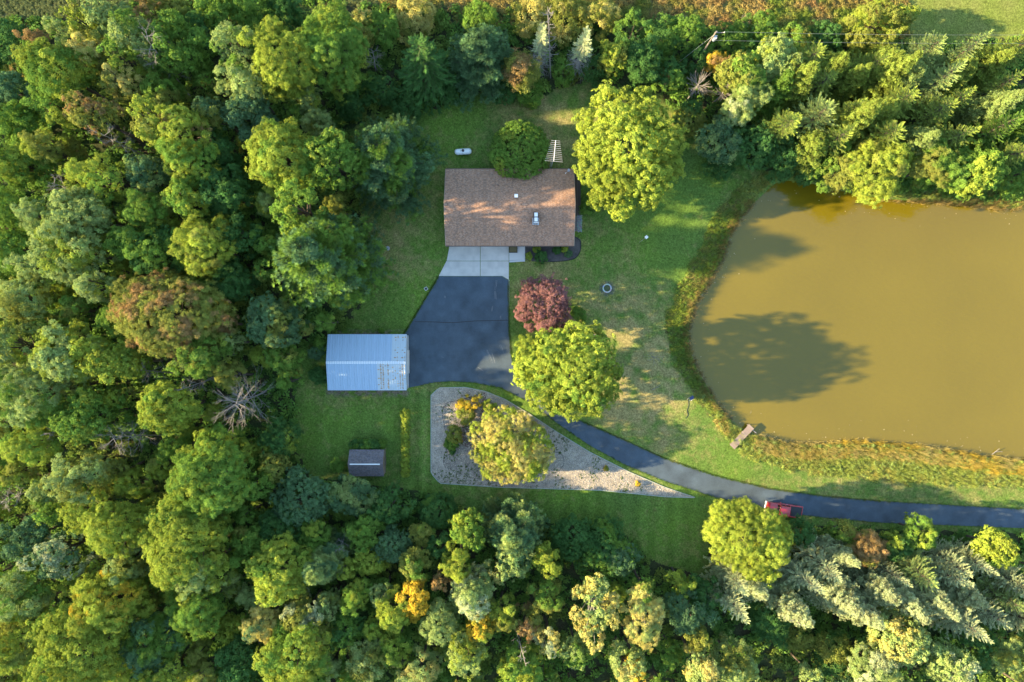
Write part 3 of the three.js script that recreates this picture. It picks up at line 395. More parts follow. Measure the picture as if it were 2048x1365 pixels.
// grove above the pond
rows('c', [[1622, 116, 34, 12], [1672, 104, 34, 13], [1738, 104, 32, 13], [1800, 112, 34, 13], [1866, 112, 34, 13], [1926, 116, 34, 13], [1990, 110, 36, 13], [2044, 96, 34, 13], [1600, 176, 34, 13], [1654, 164, 32, 13], [1704, 156, 34, 13], [1764, 158, 36, 14], [1822, 150, 32, 13], [1880, 160, 34, 14], [1946, 158, 36, 14], [2008, 162, 36, 14], [1574, 250, 44, 13], [1634, 232, 44, 14], [1690, 214, 34, 14], [1744, 208, 36, 14], [1806, 206, 36, 14], [1868, 212, 40, 15], [1930, 206, 36, 14], [1996, 214, 38, 14], [2044, 236, 36, 14], [1660, 280, 40, 13], [1718, 262, 36, 14], [1776, 262, 36, 14], [1836, 262, 44, 15], [1902, 262, 38, 14], [1964, 270, 38, 14], [2030, 290, 38, 14], [1612, 294, 38, 12], [1560, 190, 36, 13]].map(([x, y, r, h]) => [x + rr(-15, 15), y + rr(-13, 13), r, h, rnd() < .25 ? 'pale' : rnd() < .3 ? 'leaf' : 'grove', {}]));
PAL.grove = [[0.25, 0.32, 0.06], 'yellowish green'];
rows('b', [[1752, 334, 66, 11, 'lime', { mix: 'olive', from: .1, label: 'yellow-green tree leaning out over the upper edge of the pond' }], [1950, 338, 64, 12, 'leaf', { mix: 'lime' }], [1872, 326, 52, 12, 'leaf', { mix: 'olive' }], [1686, 340, 46, 9, 'leaf', { mix: 'olive' }], [1566, 312, 50, 7, 'deep', { fine: 1 }], [1620, 336, 36, 6, 'deep', { fine: 1 }], [2034, 352, 44, 9, 'leaf', { mix: 'deep' }], [1560, 118, 46, 13, 'pale', { mix: 'lime', sz: 1.2 }], [1474, 148, 46, 12, 'olive', { mix: 'leaf' }], [1476, 222, 36, 11, 'pale', { mix: 'silver' }], [1506, 178, 40, 12, 'pale', { mix: 'leaf' }], [1436, 276, 48, 9, 'teal', { mix: 'pale', fine: 1 }], [1744, 52, 58, 7, 'olive', { mix: 'lime', fine: 1, label: 'rounded yellow-green thicket left of the far lawn' }], [1800, 36, 30, 6, 'olive', { mix: 'lime', fine: 1 }], [1434, 122, 22, 8, 'gold', { mix: 'rust', label: 'small orange tree below the utility pole' }], [1500, 290, 46, 8, 'deep', { fine: 1 }], [1440, 330, 34, 4, 'deep', { fine: 1 }]]);
// tree line behind the house
rows('b', [[1042, 142, 44, 10, 'olive', { mix: 'rust', fine: 1 }], [1228, 112, 34, 9, 'lime', { mix: 'olive' }], [1284, 120, 46, 9, 'deep', { fine: 1 }], [826, 40, 50, 6, 'tan', { mix: 'olive', fine: 1 }], [762, 54, 40, 8, 'leaf', { fine: 1 }], [1130, 30, 54, 6, 'olive', { mix: 'tan', fine: 1 }], [1060, 32, 44, 6, 'tan', { mix: 'olive', fine: 1 }], [1200, 34, 44, 6, 'olive', { mix: 'tan', fine: 1 }], [960, 40, 46, 7, 'leaf', { fine: 1 }], [1010, 176, 34, 3.5, 'deep', { fine: 1 }], [1056, 180, 30, 3, 'leaf', { fine: 1 }], [1130, 146, 26, 4, 'leaf', { fine: 1 }], [1190, 140, 30, 5, 'deep', { fine: 1 }], [820, 208, 36, 4, 'deep', { fine: 1 }], [1266, 62, 40, 8, 'leaf', { mix: 'deep', fine: 1 }], [1330, 70, 42, 8, 'deep', { mix: 'leaf', fine: 1 }], [1372, 60, 34, 8, 'leaf', { fine: 1 }], [1400, 122, 34, 6, 'deep', { fine: 1 }], [1340, 150, 40, 7, 'deep', { mix: 'leaf', fine: 1 }], [1380, 236, 40, 5, 'deep', { mix: 'olive', fine: 1 }], [1462, 80, 40, 6, 'leaf', { fine: 1 }], [1520, 62, 42, 5, 'leaf', { mix: 'deep', fine: 1 }], [1590, 76, 40, 6, 'leaf', { mix: 'olive', fine: 1 }], [1650, 70, 36, 5, 'deep', { fine: 1 }], [1500, 106, 34, 6, 'deep', { fine: 1 }], [900, 176, 34, 4, 'deep', { fine: 1 }], [760, 180, 34, 5, 'deep', { fine: 1 }], [700, 210, 34, 6, 'deep']]);
// dead and bare trees
rows('d', [[490, 792, 62, 12, 'dead', { n: 30, wide: .5, label: 'pale grey dead tree with fanned branches left of the lawn' }], [272, 884, 50, 10, 'dead', { n: 22, wide: .55, label: 'bleached dead tree below the bright tree in the left wood' }], [300, 752, 36, 11, 'dead', { label: 'bare twiggy tree right of the bright crown in the left wood' }], [410, 752, 34, 11, 'dead', { label: 'leaning bare tree above the pale grey dead one' }], [226, 282, 44, 12, 'dead', { label: 'bare branched tree under the rust-tinted oak top left' }], [132, 372, 36, 12, 'dead', { label: 'bare tree beside the left wood edge, level with the house roof' }], [310, 142, 46, 15, 'dead', { n: 14, label: 'half bare tree with brown limbs in the top left wood' }], [1386, 184, 44, 5, 'dead', { n: 34, wide: .3, depth: 2, burst: 1, label: 'bleached dead tree bursting outward right of the maple' }], [1440, 190, 30, 5, 'dead', { n: 24, wide: .3, depth: 2, burst: 1, label: 'second bleached dead tree, nearer the grove above the pond' }], [1110, 96, 24, 15, 'dead', { n: 30, depth: 2, wide: .4, label: 'dead grey spruce between the two silvery ones' }], [108, 862, 32, 11, 'dead', { label: 'small bare tree near the left edge above the bottom wood' }], [20, 990, 34, 9, 'dead', { label: 'bare tree at the left edge, lowest of the dead ones' }], [1310, 714, 26, 3, 'dead', { r: .05, n: 9, depth: 2, label: 'thin bare sapling on the dry lawn between maple and pond' }], [1026, 1286, 22, 13, 'dead', { depth: 2, label: 'bare grey tree near the middle of the bottom edge' }], [740, 120, 30, 6, 'dead', { label: 'bare grey brush left of the dark spruce' }], [1494, 46, 26, 2.2, 'dead', { n: 16, depth: 2, label: 'grey brush pile in the meadow right of the utility pole' }], [1560, 1206, 26, 10, 'dead', { depth: 2, label: 'bare tree among the silvery trees below the maple' }], [676, 1078, 26, 9, 'dead', { depth: 2, label: 'grey bare tree in the thicket below the small shed' }]]);
// garden shrubs
rows('u', [[924, 812, 15, 1.8, 'olive', { mix: 'gold', label: 'yellow-tipped shrub at the top of the gravel bed' }], [946, 806, 19, 2.2, 'olive', { mix: 'gold', label: 'golden shrub left of the paver path' }], [934, 836, 20, 2, 'lime', { mix: 'olive', label: 'yellow-green shrub above the paver patio' }], [978, 815, 16, 1.8, 'olive', { mix: 'lime', label: 'yellowish shrub right of the paver path' }], [906, 868, 19, 2.2, 'olive', { mix: 'gold', label: 'golden shrub left of the paver patio' }], [904, 888, 16, 1.6, 'leaf', { label: 'green shrub below the golden one left of the patio' }], [904, 902, 9, 1, 'deep', { label: 'little dark green shrub in the planting bed' }], [924, 816, 6, 1.2, 'gold', { label: 'orange flowering plant beside the golden shrub' }], [1155, 634, 19, 1.8, 'leaf', { mix: 'deep', label: 'round green bush right of the plum-red tree' }], [1276, 969, 6, .8, 'lime', { mix: 'gold', label: 'small yellow plant at the pointed end of the gravel bed' }], [1212, 938, 6, .7, 'leaf', { mix: 'gold', label: 'small weed near the upper edge of the gravel bed' }], [1073, 498, 8, 1, 'lime', { label: 'bright green clipped shrub nearest the house front in the mulch bed' }], [1058, 512, 8, .9, 'lime', { label: 'bright green clipped shrub beside the porch pad' }], [1082, 513, 14, 1.5, 'deep', { label: 'dark leafy bush in the mulch bed' }], [1114, 500, 10, .9, 'deep', { label: 'low dark bush by the house wall in the mulch bed' }], [1129, 499, 9, 1, 'lime', { label: 'bright green clipped shrub near the house corner' }], [1136, 507, 9, .8, 'teal', { label: 'blue-green bush below the clipped shrub at the house corner' }], [1180, 412, 22, 1.4, 'leaf', { label: 'green bush under the maple beside the deck' }], [761, 662, 6, .8, 'leaf', { label: 'single small shrub along the top side of the metal barn' }], [630, 706, 16, 2.4, 'teal', { label: 'blue-green shrub at the left end of the metal barn' }], [636, 752, 18, 2, 'deep', { label: 'dark shrub below the left corner of the metal barn' }], [640, 690, 16, 3, 'leaf', { label: 'green sapling touching the left edge of the barn roof' }], [674, 932, 14, 2.4, 'leaf', { label: 'light green shrub left of the small shed' }]]);

// the rest of the woods: lower broadleaf trees scattered to fill the gaps between the crowns
{
  rnd = mulberry(404);
  const zonesOf = [['leaf', 'lime', 'pale', 'leaf', 'olive', 'lime'], ['deep', 'leaf', 'olive', 'deep'], ['leaf', 'deep', 'olive'], ['deep', 'leaf', 'pale', 'teal']];
  const clearings = [[1540, 1260, 130, 90]];
  let tries = 0, n = 0;
  while (tries++ < 9000 && n < 130) {
    const z = rnd() < 0.72 ? 0 : rnd() < 0.2 ? 1 : rnd() < 0.5 ? 2 : 3, px = rr(-50, 2100), py = rr(-50, 1415), r = rr(20, 40);
    if (!inside(WOODS[z], px, py) || edgeDist(WOODS[z], px, py) < r * 0.8 || clearings.some(([x, y, a, b]) => Math.abs(px - x) < a && Math.abs(py - y) < b)) continue;
    if (TREES.some((t) => Math.hypot(t.px - px, t.py - py) < 0.74 * (t.r * (t.o.sz ? Math.min(t.o.sz, 1) : 1) + r))) continue;
    const pals = zonesOf[z]; n++;
    add(px, py, r, px > 370 && px < 620 && py > 790 && py < 920 ? rr(7.6, 8.6) : rr(8, 13), 'b', pals[Math.floor(rnd() * pals.length)], { understory: 1, mix: rnd() < .55 ? 'lime' : rnd() < .4 ? 'leaf' : 'olive', from: .1 });
  }
}
const zone = (x, y) => y < 240 && x < 740 ? 'in the top left wood' : x < 700 && y < 460 ? 'in the wood by the house' : x < 720 && y < 900 ? 'in the wood by the barn' : x < 660 ? 'in the bottom left wood' : y > 950 && x < 1425 ? 'below the gravel bed' : y > 950 ? 'below the driveway' : x < 1380 ? 'behind the house' : 'in the grove above the pond';
const KIND = { b: ['broadleaf_tree', 'broadleaf tree', 'tree'], c: ['pine_tree', 'slender pine', 'tree'], p: ['pine_tree', 'pine', 'tree'], s: ['spruce_tree', 'spruce', 'tree'], d: ['dead_tree', 'dead tree', 'dead tree'], u: ['garden_shrub', 'shrub', 'shrub'], dome: ['evergreen_tree', 'evergreen', 'tree'] };
const ORD = ['', 'second ', 'third ', 'fourth ', 'fifth ', 'sixth ', 'seventh ', 'eighth ', 'ninth ', 'tenth ', 'eleventh ', 'twelfth ', 'thirteenth ', 'fourteenth ', 'fifteenth ', 'sixteenth '];
{
  const sets = {};
  for (const t of TREES) {
    t.zone = zone(t.px, t.py);
    if (t.o.label) { t.label = t.o.label; continue; }
    const bush = t.kind === 'b' && t.h < 7.5, second = t.o.mix && t.kind === 'b' ? { lime: ' and lime', olive: ' and olive', rust: ' and rust', gold: ' and gold', deep: ' and dark green', leaf: ' and green', teal: ' and teal', tan: ' and straw', silver: ' and silver', pale: ' and pale' }[t.o.mix] : '';
    t.text = `${PAL[t.pal][1]}${PAL[t.o.mix]?.[0] === PAL[t.pal][0] ? '' : second} ${bush ? 'bush' : t.kind === 'b' ? (t.o.understory ? 'young tree' : t.r > 55 ? 'broad tree' : 'tree') : KIND[t.kind][1]} ${t.zone}`;
    (sets[t.text] ??= []).push(t);
  }
  for (const [text, list] of Object.entries(sets)) {
    if (list.length === 1) { list[0].label = text; continue; }
    const spread = (k) => Math.max(...list.map((t) => t[k])) - Math.min(...list.map((t) => t[k])), k = spread('px') >= spread('py') ? 'px' : 'py', [a, b] = k === 'px' ? ['left', 'right'] : ['top', 'bottom'];
    list.sort((p, q) => p[k] - q[k]).forEach((t, i) => { const j = list.length - 1 - i; t.label = text + ', ' + (i <= j ? (ORD[i] || '') + (i ? 'from the ' + a : a + 'most') : (ORD[j] || '') + (j ? 'from the ' + b : b + 'most')); });
  }
}
for (const t of TREES) {
  rnd = mulberry(Math.round(t.px * 7919 + t.py * 104729));
  const low = t.kind === 'u' || (t.kind === 'b' && t.h < 7.5), hb = t.o.hb ?? (low ? 0.05 : t.h * rr(0.2, 0.3)), hm = t.kind === 'b' || t.kind === 'u' || t.kind === 'dome' ? t.h - (t.h - hb) * 0.42 : t.kind === 'p' ? t.h * 0.6 : t.kind === 'd' ? t.h * 0.72 : t.h * 0.62;
  const [x, z] = at(t.px, t.py, hm), R = t.r * (CAM_H - hm) / FOCAL, k = KIND[t.kind], bush = t.kind === 'b' && t.h < 7.5;
  const g = thing(bush ? 'bush' : t.o.understory ? 'understory_tree' : k[0], t.label, bush ? 'bush' : k[2], [x, 0, z], 0, t.o.label ? undefined : 'trees and bushes ' + t.zone);
  if (t.o.shape) t.o.shape = t.o.shape.map((q) => q.map((k) => k * (CAM_H - hm) / FOCAL));
  if (t.kind === 'b') broadleaf(g, R, t.h, hb, t.pal, { ...t.o, size: t.o.size ?? (t.o.fine ? 0.36 : undefined) });
  else if (t.kind === 'u') broadleaf(g, R, t.h, 0, t.pal, { ...t.o, size: clamp(R * 0.24, 0.13, 0.28), fine: 1, lobes: 9, trunk: 0.03, density: 1.8 });
  else if (t.kind === 'dome') broadleaf(g, R, t.h, 0.1, t.pal, { ...t.o, lobes: 26, lobe: .95, sx: 1, sz: .94, size: .28, fine: 1, from: .22, tight: 1 });
  else if (t.kind === 'c') {
    g.rotation.set(rr(-.1, .1), rr(0, 6), rr(-.1, .1));
    const h = t.h * rr(.78, 1.18), wide = rr(1.05, 1.45);
    if (rnd() < .35) pine(g, R * wide, h, t.h * 0.15, t.pal, { step: .66, arms: 9, size: .36, taper: rr(.8, 1.1), lift: .35 });
    else conifer(g, R * wide, h, t.h * 0.14, t.pal, { slope: rr(-.2, .15), curl: 0.22, open: 1, step: rr(.52, .66), branches: 10, frond: rr(.24, .31), taper: rr(.75, 1.1), inner: .28 });
  }
  else if (t.kind === 's') conifer(g, R, t.h, 0.6, t.pal, { ...t.o, slope: t.r > 50 ? -0.3 : -0.15, bark: t.o.bare ? 'grey' : 'brown', step: t.r > 50 ? .62 : .5, frond: t.r > 50 ? .48 : .4 });
  else if (t.kind === 'p') pine(g, R * 1.12, t.h, t.h * 0.12, t.pal, { arms: 8, step: .75, size: .58, ...t.o });
  else if (t.kind === 'd') deadTree(g, R, t.h > 9 ? t.h + 2.5 : t.h, t.o);
}

// ---------------------------------------------------------------- house
rnd = mulberry(77);
function slope(a, b, c, d, thick) {   // a roof slab: a-b along the ridge, d-c along the eave; uv in metres
  const A = V(...a), B = V(...b), C = V(...c), D = V(...d), n = V(0, 0, 0).crossVectors(D.clone().sub(A), B.clone().sub(A)).normalize(); if (n.y < 0) n.negate();
  const lo = [A, B, C, D].map((p) => p.clone().addScaledVector(n, -thick)), w = A.distanceTo(B), l = A.distanceTo(D), p = [], uv = [];
  const quad = (q, r, s, t, u) => { for (const [k, m] of [[q, 0], [r, 1], [s, 2], [q, 0], [s, 2], [t, 3]]) { p.push(k.x, k.y, k.z); uv.push(...u[m]); } };
  const up = V(0, 0, 0).crossVectors(B.clone().sub(A), D.clone().sub(A)).y > 0, U = [[0, 0], [w, 0], [w, l], [0, l]];
  if (up) quad(A, B, C, D, U); else quad(D, C, B, A, [U[3], U[2], U[1], U[0]]);
  if (up) quad(lo[3], lo[2], lo[1], lo[0], U); else quad(lo[0], lo[1], lo[2], lo[3], U);
  const top = [A, B, C, D];
  for (let i = 0; i < 4; i++) { const j = (i + 1) % 4, e = [[0, 0], [top[i].distanceTo(top[j]), 0], [top[i].distanceTo(top[j]), thick], [0, thick]]; if (up) quad(top[i], lo[i], lo[j], top[j], [e[0], e[3], e[2], e[1]]); else quad(top[j], lo[j], lo[i], top[i], e); }
  const g = new THREE.BufferGeometry(); g.setAttribute('position', new THREE.Float32BufferAttribute(p, 3)); g.setAttribute('uv', new THREE.Float32BufferAttribute(uv, 2)); g.computeVertexNormals(); return g;
}
const white = std([0.78, 0.78, 0.76], 0.5), galv = std([0.62, 0.64, 0.66], 0.35, { metalness: 0.6 }), black = std([0.02, 0.02, 0.022], 0.5), glass = new THREE.MeshPhysicalMaterial({ color: lin(0.02, 0.025, 0.03), roughness: 0.06, name: 'window_glass' });
function shingle(base, seed, w = 6) {
  const g = mulberry(seed), map = paint(768, 768, (x, y) => { const row = Math.floor(y / 18), cx = Math.floor((x + (row % 5) * 17) / 26), hsh = Math.sin(row * 127.1 + cx * 311.7 + seed) * 43758.5453, tab = 0.72 + 0.56 * (hsh - Math.floor(hsh)), k = tab * (0.85 + 0.3 * g()) * (1 + 0.22 * fbm(x / 160, y / 160, 3, seed)) * (y % 18 < 2 ? 0.75 : 1), hue = (hsh * 7 - Math.floor(hsh * 7) - .5) * .16; return [base[0] * k * (1 + hue), base[1] * k, base[2] * k * (1 - hue)]; });
  const b = relief(768, 768, (x, y) => 1 - (y % 18) / 18 * 0.8); map.repeat.set(1 / w, 1 / w); b.repeat.set(1 / w, 1 / w);
  return new THREE.MeshStandardMaterial({ map, bumpMap: b, bumpScale: 0.012, roughness: 0.95, name: 'shingle' });
}
{
  const X0 = -10.1, X1 = 9.42, ZN = -26.2, ZS = -14.5, ZR = -20.35, EY = 2.75, RY = 5.05;
  const h = thing('house', 'low house with a brown shingle gable roof at the head of the driveway', 'house', [0, 0, 0]);
  const siding = std([0.5, 0.44, 0.35], 0.85), trim = std([0.12, 0.075, 0.055], 0.7), brown = shingle([0.34, 0.195, 0.125], 5);
  const sill = 0.2, wx0 = X0 + .45, wx1 = X1 - .45, wn = ZN + .5, ws = ZS - .5;
  part('wall', box(wx1 - wx0, EY - .05, .2, (wx0 + wx1) / 2, (EY - .05) / 2, ws - .1), siding, h);
  part('wall', box(wx1 - wx0, EY - .05, .2, (wx0 + wx1) / 2, (EY - .05) / 2, wn + .1), siding, h);
  for (const x of [wx0 + .1, wx1 - .1]) {
    const s = new THREE.Shape([new THREE.Vector2(-wn - .2, 0), new THREE.Vector2(-ws + .2, 0), new THREE.Vector2(-ws + .2, EY), new THREE.Vector2(-ZR, RY - .2), new THREE.Vector2(-wn - .2, EY)]), g = new THREE.ExtrudeGeometry(s, { depth: .2, bevelEnabled: false }); g.rotateY(Math.PI / 2); g.translate(x - .1, 0, 0);
    part('gable_wall', g, siding, h);
  }
  const rn = part('north_roof', slope([X0, RY, ZR], [X1, RY, ZR], [X1, EY, ZN], [X0, EY, ZN], 0.16), brown, h);
  const rs = part('south_roof', slope([X0, RY, ZR], [X1, RY, ZR], [X1, EY, ZS], [X0, EY, ZS], 0.16), brown, h);
  const cap = slope([X0, RY + .03, ZR], [X1, RY + .03, ZR], [X1, RY - .03, ZR + .17], [X0, RY - .03, ZR + .17], .03), cap2 = slope([X0, RY + .03, ZR], [X1, RY + .03, ZR], [X1, RY - .03, ZR - .17], [X0, RY - .03, ZR - .17], .03);
  part('ridge_cap', [cap, cap2], brown, h);
  for (const [z, y] of [[ZN - .05, EY - .12], [ZS + .05, EY - .12]]) part('gutter', box(X1 - X0, .12, .11, (X0 + X1) / 2, y, z, .02), trim, h);
  for (const x of [X0 - .02, X1 + .02]) for (const s of [[ZN, EY], [ZS, EY]]) part('rake_board', rod([x, RY - .06, ZR], [x, s[1] - .06, s[0]], .06, .06, 4), std([0.4, 0.3, 0.22], .7), h);
  // garage doors, front door, windows
  for (const x of [-6.9, -2.9]) { const d = part('garage_door', box(3.2, 2.2, .06, x, 1.1, ws + .04), white, h); for (let k = 0; k < 4; k++) part('panel', box(3.05, .46, .03, x, .32 + k * .54, ws + .085), white, d); }
  const fd = part('front_door', box(.95, 2.05, .06, 1.0, 1.2, ws + .04), std([.2, .05, .04], .5), h); part('handle', new THREE.SphereGeometry(.04, 10, 8).translate(1.38, 1.15, ws + .1), galv, fd);
  for (const [x, w] of [[3.6, 1.6], [6.9, 1.8]]) { const f = part('window', box(w, 1.2, .08, x, 1.55, ws + .04), white, h); part('pane', box(w - .14, 1.06, .02, x, 1.55, ws + .09), glass, f); }
  for (const x of [-7, -2, 3, 7]) { const f = part('window', box(1.4, 1.1, .08, x, 1.6, wn - .04), white, h); part('pane', box(1.26, .96, .02, x, 1.6, wn - .09), glass, f); }
  const pd = part('patio_door', box(.08, 2.05, 1.9, wx1 + .04, 1.3, -22.5), white, h); part('pane', box(.02, 1.85, 1.7, wx1 + .09, 1.3, -22.5), glass, pd);
  // chimney with two metal caps, roof vents
  const cy = RY - (18.15 - 20.35 + 4.4) * .393 + .3;
  const ch = part('chimney', box(.74, 1.35, 1.5, 3.56, 4.85, -18.35), std([.075, .06, .055], .9), h);
  part('chimney_flashing', box(.95, .1, 1.72, 3.56, 4.26, -18.3), galv, ch);
  for (const z of [-18.72, -18.0]) part('flue_cap', box(.5, .16, .58, 3.56, 5.62, z, .03), white, ch);
  part('chimney_crown', box(.7, .05, .2, 3.56, 5.55, -17.55), std([.5, .5, .48], .8), ch);
  const v = part('roof_vent', box(.42, .4, .42, .62, 4.75, -21.65, .04), galv, h); part('vent_cap', box(.52, .08, .52, .62, 4.98, -21.65, .02), white, v);
  part('vent_pipe', cyl(.07, .07, .5, -2.1, 4.35, -23.4, 10), black, h);
}
{ // satellite dish on the roof corner
  const [x, z] = at(1136, 338, 3.1), d = thing('satellite_dish', 'small grey satellite dish on the roof corner nearest the maple', 'satellite dish', [x, 2.95, -25.75], 2.3);
  part('mast', rod([0, -.12, 0], [0, .45, 0], .025, .025, 8), galv, d);
  const g = new THREE.SphereGeometry(.5, 20, 8, 0, 6.2832, 0, .62); g.translate(0, -.5, 0); g.scale(.8, .9, 1); g.rotateX(-1.0); g.translate(0, .52, .05); part('reflector', g, std([.3, .33, .36], .5, { side: THREE.DoubleSide }), d);
  part('feed_arm', [rod([0, .3, 0], [0, .42, -.5], .016), box(.1, .08, .12, 0, .45, -.52)], white, d);
}
{ // television antenna on its lattice tower behind the house
  const [x, z] = at(1108, 318, 9.6), t = thing('television_antenna', 'television antenna with many rods on a lattice mast behind the house', 'antenna', [x, 0, -26.75], 0);
  const mastTop = 9.7, legs = [[0.16, -.09], [-.16, -.09], [0, .18]];
  for (const [lx, lz] of legs) part('tower_leg', rod([lx, 0, lz], [lx, mastTop - 1.2, lz], .022, .018, 5), galv, t);
  const br = []; for (let y = .3; y < mastTop - 1.5; y += .45) for (let i = 0; i < 3; i++) { const a = legs[i], b = legs[(i + 1) % 3]; br.push(rod([a[0], y, a[1]], [b[0], y + .4, b[1]], .01, .01, 3)); }
  part('bracing', br, galv, t).userData.kind = 'stuff';
  part('mast', rod([0, mastTop - 1.8, 0], [0, mastTop + .1, 0], .025, .025, 6), galv, t);
  const boom = part('boom', rod([.24, mastTop, -1.75], [-.03, mastTop, 1.25], .045, .045, 6), std([.75, .75, .77], .4, { metalness: .3 }), t);
  for (let i = 0; i < 12; i++) { const k = i / 11, bx = .24 - .27 * k, z = -1.7 + 2.9 * k, w = .62 + .66 * k, a = .1; part('element', rod([bx - w, mastTop + .03, z - w * a * .6], [bx + w, mastTop + .03, z + w * a], .022, .022, 4), std([.62, .56, .52], .4, { metalness: .3 }), boom); }
}
{ // propane tank
  const [x, z] = at(926, 303, .9), t = thing('propane_tank', 'white propane tank lying on the lawn behind the house', 'tank', [x, 0, z], .05);
  const g = new THREE.CapsuleGeometry(.46, 1.72, 10, 24); g.rotateZ(Math.PI / 2); g.translate(0, .78, 0);
  part('shell', g, std([.72, .74, .7], .45), t);
  part('dome_lid', [cyl(.2, .2, .16, .02, 1.28, -.03, 18), (() => { const s = new THREE.SphereGeometry(.2, 16, 6, 0, 6.283, 0, 1.57); s.scale(1, .4, 1); s.translate(.02, 1.36, -.03); return s; })()], std([.05, .035, .045], .6), t);
  part('gauge', cyl(.05, .05, .06, -.32, 1.25, 0, 10), black, t);
  for (const lx of [-.75, .75]) { part('leg', box(.12, .36, .6, lx, .18, 0), std([.5, .5, .5], .7), t); }
}
{ // side deck and its steps
  const d = thing('wooden_deck', 'narrow grey-brown wooden deck along the right end of the house', 'deck', [0, 0, 0]), wood = [std([.085, .062, .055], .9), std([.1, .075, .066], .9), std([.07, .054, .05], .9)];
  const xs = at(1151, 400)[0] - .3, n = 10;
  for (let i = 0; i < n; i++) part('board', box(.15, .04, 6.6, 9.0 + i * .172, .52, -22.9), wood[i % 3], d);
  part('frame', [box(1.75, .12, .05, 9.78, .44, -19.62), box(.05, .12, 6.6, 10.66, .44, -22.9)], wood[2], d);
  for (const z of [-26, -23, -19.7]) part('post', box(.1, .45, .1, 10.6, .22, z), wood[2], d);
  const s = thing('wooden_stairs', 'grey wooden steps running down from the deck beside the house', 'stairs', [0, 0, 0]);
  for (let i = 0; i < 8; i++) part('tread', box(.95, .045, .25, 9.62, .47 - i * .055, -19.3 + i * .29), std([.16, .14, .14], .9), s);
  for (const x of [9.2, 10.05]) part('stringer', rod([x, .4, -19.5], [x, .03, -17.2], .06, .06, 4), wood[2], s);
  const list = []; for (let i = 0; i < 260; i++) { const k = rr(.06, .16); list.push([rr(10.2, 10.9), .03, rr(-19.6, -17.1), k, k * .7, k, rr(0, 6), 0, .2 * rr(.6, 1.5), .21 * rr(.6, 1.5), .22]); }
  stuff('stones', 'loose grey stones beside the deck steps', stoneGeo, std([1, 1, 1], .9), list, 'stones');
}

